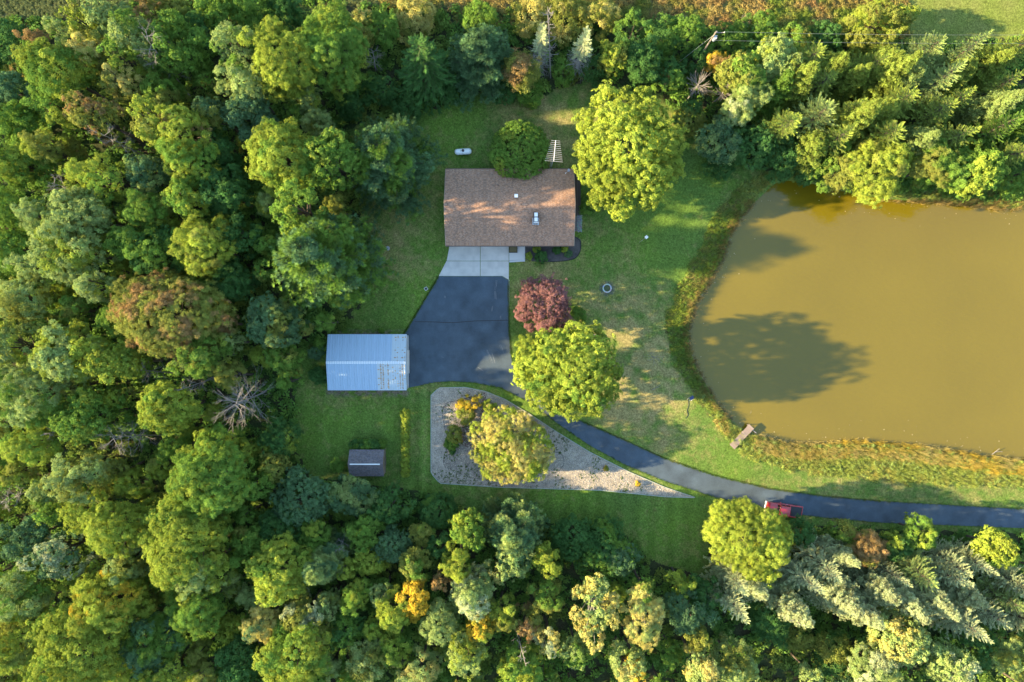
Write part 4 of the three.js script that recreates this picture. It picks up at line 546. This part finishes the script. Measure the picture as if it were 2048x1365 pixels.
// ---------------------------------------------------------------- metal barn and small shed
{
  const X0 = -28.0, X1 = -16.0, ZN = -1.02, ZS = 7.48, ZR = 3.23, EY = 3.0, RY = 3.95, n = 11, pw = (X1 - X0) / n;
  const b = thing('metal_barn', 'blue-white metal barn with ribbed roof and rust rows at one end', 'barn', [0, 0, 0]);
  const wallM = std([.5, .53, .55], .5), streak = mulberry(19), roofMap = paint(192, 256, (x, y) => { const k = (.94 + .12 * streak()) * (1 + .2 * fbm(x / 30, y / 120, 3, 4)); return [.34 * k, .45 * k, .55 * k]; }), roofM = new THREE.MeshPhysicalMaterial({ map: roofMap, roughness: .6, metalness: .15, name: 'roof_steel' });
  part('wall', box(X1 - X0 - .3, EY, .12, (X0 + X1) / 2, EY / 2, ZS - .2), wallM, b); part('wall', box(X1 - X0 - .3, EY, .12, (X0 + X1) / 2, EY / 2, ZN + .2), wallM, b);
  for (const x of [X0 + .2, X1 - .2]) { const s = new THREE.Shape([new THREE.Vector2(-ZN - .27, 0), new THREE.Vector2(-ZS + .27, 0), new THREE.Vector2(-ZS + .27, EY), new THREE.Vector2(-ZR, RY - .12), new THREE.Vector2(-ZN - .27, EY)]), g = new THREE.ExtrudeGeometry(s, { depth: .12, bevelEnabled: false }); g.rotateY(Math.PI / 2); g.translate(x - .06, 0, 0); part('gable_wall', g, wallM, b); }
  const dr = part('sliding_door', box(.08, 2.7, 3.6, X1 - .08, 1.4, ZR), white, b); part('track', box(.1, .1, 4.4, X1 - .06, 2.82, ZR), galv, dr);
  // one ribbed sheet: a flat pan with three raised ribs, u across and v down the slope
  const L = Math.hypot(ZS - ZR, RY - EY), prof = [], rib = (c) => prof.push([c - .05, 0], [c - .03, .07], [c + .03, .07], [c + .05, 0]);
  prof.push([0, .004]); for (let i = 0; i < 3; i++) rib(pw * (i + .5) / 3); prof.push([pw, .004]);
  const P = [], UV = []; const vtx = (k, l) => [prof[k][0], prof[k][1], l];
  for (let k = 0; k + 1 < prof.length; k++) for (const [q, l] of [[k, 0], [k, L], [k + 1, L], [k, 0], [k + 1, L], [k + 1, 0]]) { P.push(...vtx(q, l)); UV.push(prof[q][0] / pw, l / L); }
  const sheet = new THREE.BufferGeometry(); sheet.setAttribute('position', new THREE.Float32BufferAttribute(P, 3)); sheet.setAttribute('uv', new THREE.Float32BufferAttribute(UV, 2)); sheet.computeVertexNormals();
  const rusty = (seed, amount) => {
    const r = mulberry(seed), W = 128, Hh = 512, spots = [];
    for (const u of [.17, .5, .83]) { const live = r() < .62; for (let v = .03; v < .97; v += .045) if (r() < amount * (live ? 1.2 : .15)) spots.push([u + (r() - .5) * .05, v + (r() - .5) * .012, .08 + .08 * r(), .008 + .012 * r(), r()]); }
    const map = paint(W, Hh, (x, y) => { const u = x / W, v = y / Hh; let c = [.44, .51, .54].map((k) => k * (.94 + .12 * r())), q = 0; for (const [a, d, w, hh, t] of spots) { const e = ((u - a) / w) ** 2 + ((v - d) / hh) ** 2 + .5 * n2(x / 6, y / 6, seed); if (e < 1) { c = t < .6 ? [.46, .3, .16] : [.34, .22, .13]; q = 1; } } return c; }, THREE.ClampToEdgeWrapping);
    return new THREE.MeshPhysicalMaterial({ map, roughness: .8, metalness: 0, name: 'rusted_steel' });
  };
  const rustS = [rusty(3, .8), rusty(4, .75), rusty(5, .7), rusty(6, .75)], rustN = rusty(7, .28);
  const ang = Math.atan2(RY - EY, ZS - ZR);
  for (let i = 0; i < n; i++) {
    const s = part('roof_sheet', sheet, i >= n - 4 ? rustS[i - n + 4] : roofM, b); s.position.set(X0 + i * pw, RY, ZR); s.rotation.x = ang;
    const t = part('roof_sheet', sheet, i >= n - 2 ? rustN : roofM, b); t.position.set(X0 + (i + 1) * pw, RY, ZR); t.rotation.set(ang, Math.PI, 0, 'YXZ');
  }
  part('ridge_cap', [slope([X0, RY + .06, ZR], [X1, RY + .06, ZR], [X1, RY + .01, ZR + .22], [X0, RY + .01, ZR + .22], .012), slope([X0, RY + .06, ZR], [X1, RY + .06, ZR], [X1, RY + .01, ZR - .22], [X0, RY + .01, ZR - .22], .012)], std([.62, .66, .68], .45, { metalness: .2 }), b);
  part('roof_deck', [slope([X0 + .02, RY - .03, ZR], [X1 - .02, RY - .03, ZR], [X1 - .02, EY - .03, ZS - .02], [X0 + .02, EY - .03, ZS - .02], .1), slope([X0 + .02, RY - .03, ZR], [X1 - .02, RY - .03, ZR], [X1 - .02, EY - .03, ZN + .02], [X0 + .02, EY - .03, ZN + .02], .1)], std([.35, .38, .4], .6), b);
  for (const z of [ZN, ZS]) part('eave_trim', box(X1 - X0, .14, .05, (X0 + X1) / 2, EY - .08, z), std([.2, .22, .24], .5), b);
  const l = thing('ladder', 'metal ladder hung on the right end of the metal barn', 'ladder', [X1 - .02, 1.9, 5.6]);
  for (const y of [0, .42]) part('rail', box(.05, .06, 2.3, .1 + y * .05, y, 0), galv, l);
  for (let i = 0; i < 8; i++) part('rung', rod([.1, 0, -1 + i * .285], [.121, .42, -1 + i * .285], .018, .018, 5), galv, l);
}
{
  const X0 = -24.9, X1 = -19.6, ZN = 16.62, ZS = 20.72, ZR = 18.67, EY = 2.15, RY = 3.25;
  const s = thing('garden_shed', 'small shed with a dark grey shingle roof and white ridge vent', 'shed', [0, 0, 0]), wallM = std([.3, .22, .16], .85), roof = shingle([.135, .12, .125], 9, 5);
  part('wall', box(X1 - X0 - .3, EY, .12, (X0 + X1) / 2, EY / 2, ZS - .2), wallM, s); part('wall', box(X1 - X0 - .3, EY, .12, (X0 + X1) / 2, EY / 2, ZN + .2), wallM, s);
  for (const x of [X0 + .2, X1 - .2]) { const sh = new THREE.Shape([new THREE.Vector2(-ZN - .27, 0), new THREE.Vector2(-ZS + .27, 0), new THREE.Vector2(-ZS + .27, EY), new THREE.Vector2(-ZR, RY - .15), new THREE.Vector2(-ZN - .27, EY)]), g = new THREE.ExtrudeGeometry(sh, { depth: .12, bevelEnabled: false }); g.rotateY(Math.PI / 2); g.translate(x - .06, 0, 0); part('gable_wall', g, wallM, s); }
  part('north_roof', slope([X0, RY, ZR], [X1, RY, ZR], [X1, EY, ZN], [X0, EY, ZN], .1), roof, s); part('south_roof', slope([X0, RY, ZR], [X1, RY, ZR], [X1, EY, ZS], [X0, EY, ZS], .1), roof, s);
  part('ridge_vent', box(X1 - X0 - .75, .07, .17, (X0 + X1) / 2 - .05, RY + .035, ZR), white, s);
  const d = part('door', box(.06, 1.8, 1.3, X1 - .1, .95, ZR), std([.2, .15, .11], .8), s); part('handle', box(.03, .2, .04, X1 - .05, 1, ZR + .5), black, d);
}
// ---------------------------------------------------------------- hedge rows
{
  for (let i = 0; i < 13; i++) {
    const py = 827 + i * 9.6 + (i > 0 ? 3 : 0), r = [8, 6.5, 5.5, 6.5, 7, 6, 6, 6.5, 5.5, 6, 6.5, 6, 7][i], [x, z] = at(811.5 + Math.sin(i * 2.3) * 1.2, py, .8);
    const g = thing('hedge_shrub', `${i === 0 ? 'topmost' : i === 12 ? 'lowest' : (ORD[i] + 'from the top')} clipped yellow-green shrub of the hedge row left of the gravel`.replace('  ', ' '), 'hedge', [x, 0, z], 0, 'clipped hedge row left of the gravel bed');
    rnd = mulberry(900 + i); broadleaf(g, r * 1.35 / PXM, 2.2 + .4 * rnd(), .05, 'lime', { lobes: 8, size: .17, fine: 1, trunk: .025, sx: 1, sz: 1, tight: 1, density: 2.2 });
  }
  for (let i = 0; i < 6; i++) { const [x, z] = at(711 + i * 10.2, 890 - (i % 2), 1), g = thing('hedge_shrub', `${i === 0 ? 'leftmost' : i === 5 ? 'rightmost' : ORD[i] + 'from the left'} dark green shrub of the hedge behind the small shed`, 'hedge', [x, 0, z], 0, 'hedge behind the small shed'); rnd = mulberry(950 + i); broadleaf(g, .95, 2.1, .05, 'leaf', { lobes: 8, size: .2, fine: 1, trunk: .025, mix: 'deep', tight: 1, density: 1.8 }); }
}
// ---------------------------------------------------------------- small things in the yard
{
  rnd = mulberry(61);
  const ring = (name, label, px, py, r, n, h, c, fill) => { const [x, z] = at(px, py), t = thing(name, label, name === 'fire_ring' ? 'fire ring' : 'planter', [x, 0, z]); for (let i = 0; i < n; i++) { const a = i / n * 6.283, g = box(2 * Math.PI * r / n * .93, h, .2, 0, h / 2, 0, .03); g.rotateY(-a + Math.PI / 2); g.translate(Math.cos(a) * r, 0, Math.sin(a) * r); part('stone', g, std(c.map((k) => k * rr(.75, 1.2)), .9), t); } part('filling', cyl(r - .08, r - .08, .06, 0, .04, 0, 20), std(fill, .95), t); return t; };
  ring('fire_ring', 'ring of pale stone blocks round a fire pit on the dry lawn', 1214, 577, .62, 14, .22, [.42, .43, .42], [.06, .08, .035]);
  ring('planter_ring', 'round stone planter ring against the maple beside the driveway bend', 1191, 677, .55, 12, .45, [.3, .27, .24], [.12, .09, .06]);
  const [sx, sz] = at(775, 497), s = thing('septic_lid', 'round grey concrete septic lid set in the lawn left of the apron', 'lid', [sx, 0, sz]); part('lid', cyl(.34, .32, .08, 0, .04, 0, 24), std([.34, .34, .36], .9), s); part('handle', box(.16, .03, .04, 0, .095, 0), black, s);
  const [ux, uz] = at(852, 578), u = thing('utility_box', 'small square drain box in the grass at the driveway edge', 'box', [ux, 0, uz], .6); for (const [w, d, x, z] of [[.5, .07, 0, .22], [.5, .07, 0, -.22], [.07, .37, .22, 0], [.07, .37, -.22, 0]]) part('rim', box(w, .12, d, x, .06, z), std([.5, .5, .48], .8), u); part('grate', box(.37, .04, .37, 0, .05, 0), black, u);
  const [bx, bz] = at(1279, 485), p = thing('bird_pole', 'slim pole with a white box on top standing in the right lawn', 'pole', [bx, 0, bz]); part('post', rod([0, 0, 0], [.1, 4.6, -.05], .035, .03, 7), std([.3, .28, .25], .8), p); const nb = part('nest_box', box(.34, .5, .3, .1, 4.85, -.05, .02), white, p); part('roof', rod([.1, 5.1, -.05], [.1, 5.28, -.05], .3, .02, 4), white, nb);
  const [ax, az] = at(1377, 795), a = thing('pond_pump', 'solar pond pump with a white frame and blue panel at the pond edge', 'pump', [ax, 0, az]);
  part('post', rod([0, 0, 0], [0, 1.3, 0], .04, .04, 7), std([.35, .33, .3], .8), a); { const g = box(.75, .04, .5); g.rotateZ(-.35); g.rotateY(.5); g.translate(.15, 1.4, 0); part('panel', g, new THREE.MeshPhysicalMaterial({ color: lin(.02, .03, .1), roughness: .1 }), a); }
  part('frame', [rod([-.25, 1.5, .4], [.35, 1.3, .2], .03), rod([.35, 1.3, .2], [.25, .6, .5], .03), rod([-.2, .1, .3], [-.3, 1.45, .1], .03)], white, a);
  const cab = new THREE.CatmullRomCurve3([at(1376, 798), at(1377, 812), at(1374, 822), at(1376, 830), at(1371, 838)].map(([x, z]) => V(x, .04, z)));
  tag(part('cable', new THREE.TubeGeometry(cab, 40, .035, 5), black, scene), 'dark cable lying in the grass below the pond pump', 'cable'); scene.children.at(-1).name = 'power_cable';
  const [kx, kz] = at(1312, 775), st = thing('fallen_branch', 'pale bare stick lying on the dry lawn near the pond', 'branch', [kx, .06, kz], .6); part('stick', rod([-.8, 0, 0], [.8, .05, .1], .04, .02, 5), barkMat.dead, st); part('twig', rod([.1, .02, 0], [.5, .1, .5], .025, .01, 4), barkMat.dead, st);
  const [gx, gz] = at(945, 879), or = thing('garden_globe', 'white garden globe on a stand beside the paver patio', 'ornament', [gx, .04, gz]); part('stand', cyl(.16, .1, .6, 0, .3, 0, 12), std([.4, .4, .42], .8), or); part('globe', new THREE.SphereGeometry(.2, 18, 12).translate(0, .78, 0), std([.7, .7, .72], .25), or);
  // dock of loose planks
  const c0 = at(1463, 894), c1 = at(1502, 853), len = Math.hypot(c1[0] - c0[0], c1[1] - c0[1]), dock = thing('wooden_dock', 'short weathered plank dock at the lower pond edge', 'dock', [(c0[0] + c1[0]) / 2, 0, (c0[1] + c1[1]) / 2], Math.atan2(-(c1[1] - c0[1]), c1[0] - c0[0]));
  const n = 15; for (let i = 0; i < n; i++) { const k = rr(.85, 1.15); part('plank', box(len / n - .015, .045, 1.02 + rr(-.03, .03), -len / 2 + (i + .5) * len / n, .34 + rr(-.006, .006), rr(-.02, .02)), std([.27 * k, .2 * k, .16 * k], .9), dock); }
  for (const z of [-.4, .4]) part('beam', box(len, .12, .08, 0, .255, z), std([.2, .16, .13], .9), dock);
  for (const [x, z] of [[len / 2 - .2, -.48], [len / 2 - .2, .48], [0, -.48], [0, .48], [-len / 2 + .2, .48], [-len / 2 + .2, -.48]]) part('post', cyl(.06, .06, 2, x, -.68, z, 8), std([.2, .16, .13], .9), dock);
  part('side_plank', rod([len / 2 - .3, .2, .5], [len / 2 - .2, .15, 1.3], .05, .05, 4), std([.3, .26, .24], .9), dock);
  const [fx, fz] = at(1990, 908), fb = thing('fallen_branch', 'bleached forked branch sticking out of the pond by the reeds', 'branch', [fx, -.5, fz], .9); part('stick', rod([-1, -.2, 0], [1.1, .5, .1], .07, .03, 6), barkMat.dead, fb); part('twig', rod([.3, .2, 0], [1, .6, .7], .04, .015, 4), barkMat.dead, fb);
}
{ // utility poles and wires
  const top = at(1432, 65, 10.5), woodP = std([.2, .175, .15], .9);
  const pole = (x, z, label) => { const p = thing('utility_pole', label, 'utility pole', [x, 0, z]); part('post', rod([0, 0, 0], [0, 10.8, 0], .17, .11, 10), woodP, p); part('crossarm', box(1.5, .12, .1, .55, 10.5, .02), woodP, p); for (const k of [.1, 1.15]) part('insulator', cyl(.06, .05, .18, k, 10.65, .02, 8), white, p); part('transformer', [cyl(.26, .26, .8, .32, 8.8, .12, 16), box(.2, .1, .1, .15, 9, .05)], std([.36, .38, .39], .5), p); part('bracket', rod([.05, 9.6, 0], [.5, 9.7, .1], .03, .03, 5), galv, p); return p; };
  pole(top[0], top[1], 'grey utility pole with a transformer above the orange tree'); const x2 = 88; pole(x2, top[1] + .3, 'utility pole far right beyond the grove, end of the wires');
  for (const [dx, y, dz] of [[1.15, 10.74, .02], [.1, 9.7, .75]]) { const c = new THREE.CatmullRomCurve3([0, .25, .5, .75, 1].map((k) => V(top[0] + dx + (x2 - top[0] - dx) * k, y - 1.0 * 4 * k * (1 - k) * .6, top[1] + dz + .3 * k))); const w = tag(part('power_line', new THREE.TubeGeometry(c, 60, .014, 5), std([.2, .22, .2], .6), scene), dx > 1 ? 'upper overhead wire running right from the utility pole' : 'lower overhead wire running right from the utility pole', 'wire'); w.name = numbered('power_line'); }
  const g = tag(part('guy_wire', rod([top[0], 9.9, top[1]], [top[0] - 4.6, .0, top[1] + 1.4], .018, .018, 4), std([.4, .42, .4], .5), scene), 'thin guy wire slanting down left of the utility pole', 'wire');
}
// ---------------------------------------------------------------- red pickup truck
{
  const [tx, tz] = at(1569, 1021, .9), red = new THREE.MeshPhysicalMaterial({ color: lin(.4, .012, .014), roughness: .35, clearcoat: 1, clearcoatRoughness: .06, name: 'red_paint' }), rubber = std([.018, .018, .018], .85), chrome = std([.7, .7, .72], .2, { metalness: .9 });
  const t = thing('pickup_truck', 'red pickup truck with a black bed parked half under the maple', 'truck', [tx, .015, tz], -.13);
  const ext = (pts, w, bevel = .05) => { const g = new THREE.ExtrudeGeometry(new THREE.Shape(pts.map(([x, y]) => new THREE.Vector2(x, y))), { depth: w - bevel * 2, bevelEnabled: true, bevelSize: bevel, bevelThickness: bevel, bevelSegments: 3 }); g.translate(0, 0, -w / 2 + bevel); return g; };
  const arch = (cx, r) => Array.from({ length: 9 }, (_, i) => [cx + Math.cos(Math.PI - i * Math.PI / 8) * r, .42 + Math.sin(i * Math.PI / 8) * r]);
  part('body', ext([[-2.78, .5], ...arch(-1.85, .45), [.75, .42], [.75, 1.12], [-.95, 1.12], [-1.1, 1.08], [-2.3, 1.0], [-2.72, .92], [-2.8, .8]], 1.9), red, t);
  for (const z of [-.86, .86]) part('bed_side', ext([[.78, .45], ...arch(1.72, .45), [2.7, .5], [2.72, 1.1], [.78, 1.1]], .16, .03).translate(0, 0, z), red, t);
  part('tailgate', box(.1, .55, 1.6, 2.68, .82, 0, .03), red, t); part('bed_liner', box(1.9, .06, 1.58, 1.74, .62, 0), rubber, t); part('bed_cover', box(1.86, .05, 1.56, 1.72, 1.0, 0, .02), std([.025, .026, .03], .6), t);
  const cab = part('cab', (() => { const b = box(1.75, .62, 1.7, 0, 1.42, 0, .08), p = b.attributes.position; for (let i = 0; i < p.count; i++) { const y = p.getY(i), k = clamp((y - 1.12) / .6); p.setZ(i, p.getZ(i) * (1 - .14 * k)); const x = p.getX(i); p.setX(i, x < 0 ? x + .25 * k - .18 : x - .12 * k + .0); } b.computeVertexNormals(); b.translate(-.1, 0, 0); return b; })(), red, t);
  const pane = (pts) => { const g = new THREE.BufferGeometry(), p = []; for (const i of [0, 1, 2, 0, 2, 3]) p.push(...pts[i]); g.setAttribute('position', new THREE.Float32BufferAttribute(p, 3)); g.computeVertexNormals(); return g; };
  const dark = new THREE.MeshPhysicalMaterial({ color: lin(.012, .016, .02), roughness: .12, specularIntensity: .5, side: THREE.DoubleSide, name: 'tinted_glass' });
  part('windshield', pane([[-1.17, 1.14, -.78], [-1.17, 1.14, .78], [-.92, 1.66, .68], [-.92, 1.66, -.68]]), dark, cab); part('rear_window', pane([[.79, 1.22, .7], [.79, 1.22, -.7], [.7, 1.62, -.62], [.7, 1.62, .62]]), dark, cab);
  for (const s of [-1, 1]) for (const [a, b, c, d] of [[-.82, -.12, -.12, -.5], [-.02, .62, .58, -.02]]) part('side_window', pane([[a, 1.2, s * .86], [b, 1.2, s * .86], [c, 1.6, s * .775], [d, 1.6, s * .775]]), dark, cab);
  for (const s of [-1, 1]) { part('headlight', box(.1, .18, .4, -2.76, .82, s * .68, .03), new THREE.MeshPhysicalMaterial({ color: lin(.75, .75, .72), roughness: .1 }), t); part('taillight', box(.06, .34, .14, 2.72, .86, s * .84, .02), std([.35, .01, .01], .2), t); part('mirror', box(.14, .16, .24, -.86, 1.22, s * 1.08, .03), red, t); part('door_handle', box(.16, .04, .03, .25, 1.0, s * .965), chrome, t); }
  part('front_bumper', box(.16, .2, 1.86, -2.84, .56, 0, .05), chrome, t); part('rear_bumper', box(.16, .18, 1.8, 2.8, .56, 0, .05), chrome, t); part('grille', box(.06, .22, .9, -2.79, .8, 0, .01), black, t);
  for (const x of [-1.85, 1.72]) for (const s of [-1, 1]) { const w = part('wheel', (() => { const g = new THREE.TorusGeometry(.29, .1, 10, 22); g.scale(1, 1, 1.25); g.translate(x, .39, s * .84); return g; })(), rubber, t); part('rim', (() => { const g = new THREE.CylinderGeometry(.22, .22, .14, 18); g.rotateX(Math.PI / 2); g.translate(x, .39, s * .86); return g; })(), chrome, w); }
}

// ---------------------------------------------------------------- ground plants nobody could count
const reedGeo = blades(5, 16, .9, .03);
const clumpStuff = (name, label, n, pick, geo = clumps[0], category) => { const list = []; let guard = 0; while (list.length < n && guard++ < n * 14) { const k = pick(); if (k) list.push(k); } return stuff(name, label, geo, leafMat, list, category); };
{
  rnd = mulberry(808);
  clumpStuff('undergrowth', 'low green undergrowth covering the floor of the woods', 17000, () => { const px = rr(-60, 2110), py = rr(-60, 1425); if (!inWoods(px, py)) return; const [x, z] = at(px, py), s = rr(.4, .95), k = rr(.7, 1.3), c = mix3(mix3(PAL.deep[0], PAL.leaf[0], .3 + .7 * rnd()), PAL.olive[0], clamp(fbm(px / 90, py / 90, 2, 4) * 2)); return [x, rr(.1, .9), z, s, s, s, rr(0, 6.28), rr(-.3, .3), c[0] * k, c[1] * k, c[2] * k]; }, clumps[1], 'undergrowth');
  const paved = raster([DRIVE, GRAVEL, [[877, 553], [905, 480], [1050, 480], [1050, 522], [1018, 524], [1018, 560]], [[1050, 480], [1162, 470], [1162, 508], [1130, 524], [1051, 520]], [[890, 330], [1152, 330], [1152, 494], [890, 494]], [[652, 666], [816, 666], [816, 782], [652, 782]], [[697, 897], [770, 897], [770, 956], [697, 956]]]);
  const pond = raster([POND]);
  const bankSpot = () => { const px = rr(1320, 2110), py = rr(330, 990), wob = 11 * n2(px / 21, py / 21, 3) + 6 * n2(px / 7, py / 7, 8); if (!inBank(px + wob, py - wob) || pond(px, py)) return; const west = px < 1480 && py < 780; if (west && edgeDist(POND, px, py) > 46 + 14 * n2(px / 30, py / 30, 61)) return; return [px, py, west]; };
  clumpStuff('bank_grass', 'long yellow-green grass along the pond bank', 10000, () => { const b = bankSpot(); if (!b) return; const [px, py, west] = b, f = fbm(px / 34, py / 34, 3, 6), [x, z] = at(px, py), c = mix3(mix3(west ? [.21, .28, .055] : [.33, .38, .11], [.32, .39, .06], rnd() * .8), west ? [.38, .33, .12] : PAL.tan[0], clamp(f * 2.2 + rr(-.1, .35))), k = rr(.75, 1.3), s = rr(.35, .7); return [x, -.12, z, s, rr(.4, .95), s, rr(0, 6.28), rr(-.3, .3), c[0] * k, c[1] * k, c[2] * k]; }, reedGeo, 'grass');
  clumpStuff('bank_weeds', 'leafy weeds scattered among the pond bank grass', 3000, () => { const b = bankSpot(); if (!b) return; const [px, py, west] = b; if (n2(px / 15, py / 15, 44) < -.02) return; const [x, z] = at(px, py), s = rr(.1, .3), c = mix3(west ? [.14, .23, .045] : PAL.pale[0], PAL.lime[0], rnd() * .7), k = rr(.75, 1.25); return [x, rr(.1, .5), z, s, s * 1.2, s, rr(0, 6.28), rr(-.5, .5), c[0] * k, c[1] * k, c[2] * k]; }, fineClumps[0], 'weeds');
  const lip = [DRIVE.slice(2, 17), DRIVE.slice(18, 34), DRIVE.slice(35), [[877, 553], DRIVE[37]], GRAVEL];
  clumpStuff('edge_grass', 'ragged grass growing over the edges of the driveway and gravel', 5200, () => { const l = lip[Math.floor(rnd() * rnd() * lip.length)], i = Math.floor(rnd() * (l.length - 1)), t = rnd(), px = l[i][0] + (l[i + 1][0] - l[i][0]) * t + rr(-1.6, 1.6), py = l[i][1] + (l[i + 1][1] - l[i][1]) * t + rr(-1.6, 1.6); if (px > 2100 || rnd() > Math.hypot(l[i + 1][0] - l[i][0], l[i + 1][1] - l[i][1]) / 110) return; const [x, z] = at(px, py), c = lawnColor(px, py), k = rr(.8, 1.3), s = rr(.12, .3); return [x, 0, z, s, rr(.08, .18), s, rr(0, 6), 0, c[0] * k, c[1] * k, c[2] * k]; }, reedGeo, 'grass');
  clumpStuff('floating_debris', 'specks of leaf litter floating on the pond', 240, () => { const px = rr(1400, 2060), py = rr(380, 925); if (!pond(px, py) || edgeDist(POND, px, py) > 10 + 60 * rnd() * rnd()) return; const [x, z] = at(px, py), s = rr(.03, .11), k = rr(.5, 1.3); return [x, -.405, z, s, .01, s, rr(0, 6), 0, .4 * k, .32 * k, .16 * k]; }, stoneGeo, 'debris');
  clumpStuff('reeds', 'yellowing reeds standing along the pond edge', 2600, () => { const px = rr(1360, 2110), py = rr(400, 960), d = edgeDist(POND, px, py) * (pond(px, py) ? -1 : 1); const south = py > 840; if (d < (south ? -6 : -8) || d > (south ? 26 : 10) || (px > 1455 && px < 1505 && py < 900 && py > 840)) return; if (!south && rnd() < .35) return; const [x, z] = at(px, py), f = clamp(.5 + 2 * fbm(px / 60, py / 30, 2, 7)), c = south ? mix3([.5, .42, .17], [.58, .42, .06], px > 1680 ? f : f * .4) : mix3([.24, .19, .08], [.42, .31, .1], f), k = rr(.7, 1.25), s = rr(.4, .75); return [x, d < 4 ? -.5 : -.12, z, s, rr(.8, 1.4), s, rr(0, 6.28), rr(-.25, .25), c[0] * k, c[1] * k, c[2] * k]; }, reedGeo, 'reeds');
  clumpStuff('crop_plants', 'grey-green crop rows in the top left field', 5200, () => { const px = rr(-60, 760), row = Math.round(rr(-12, 11)), py = row * 5.2 + 2; if (inWoods(px, py) || py < -60 || py > 62) return; const [x, z] = at(px, py + rr(-1, 1)), s = rr(.2, .34), k = rr(.7, 1.2); return [x, rr(.1, .45), z, s, s, s, rr(0, 6), rr(-.3, .3), .2 * k, .23 * k, .09 * k]; }, clumps[3], 'crop');
  clumpStuff('meadow_grass', 'tall golden and rust meadow grass along the top edge', 5200, () => { const px = rr(760, 1820), py = rr(-60, 78); if (inWoods(px, py) && py > 50) return; const [x, z] = at(px, py), f = fbm(px / 60, py / 30, 3, 5), g = fbm(px / 50, py / 40, 3, 15), c = mix3(mix3([.36, .28, .09], [.27, .17, .07], clamp(.4 + 2 * f)), [.17, .23, .04], clamp(.35 + 2.4 * g)), k = rr(.7, 1.25), s = rr(.25, .5); return [x, rr(.05, .5), z, s, s, s, rr(0, 6), rr(-.4, .4), c[0] * k, c[1] * k, c[2] * k]; }, fineClumps[0], 'meadow');
  clumpStuff('bed_weeds', 'small weeds sprouting through the gravel bed', 900, () => { const px = rr(866, 1360), py = rr(780, 994); if (!inside(GRAVEL, px, py)) return; const inner = px < 990 && py > 900 ? .1 : -.02; if (fbm(px / 26, py / 26, 2, 33) + inner < .1) return; const [x, z] = at(px, py), s = rr(.08, .2), k = rr(.7, 1.2); return [x, .05, z, s, s, s, rr(0, 6), 0, .1 * k, .16 * k, .035 * k]; }, fineClumps[1], 'weeds');
}
renderer.render(scene, camera);
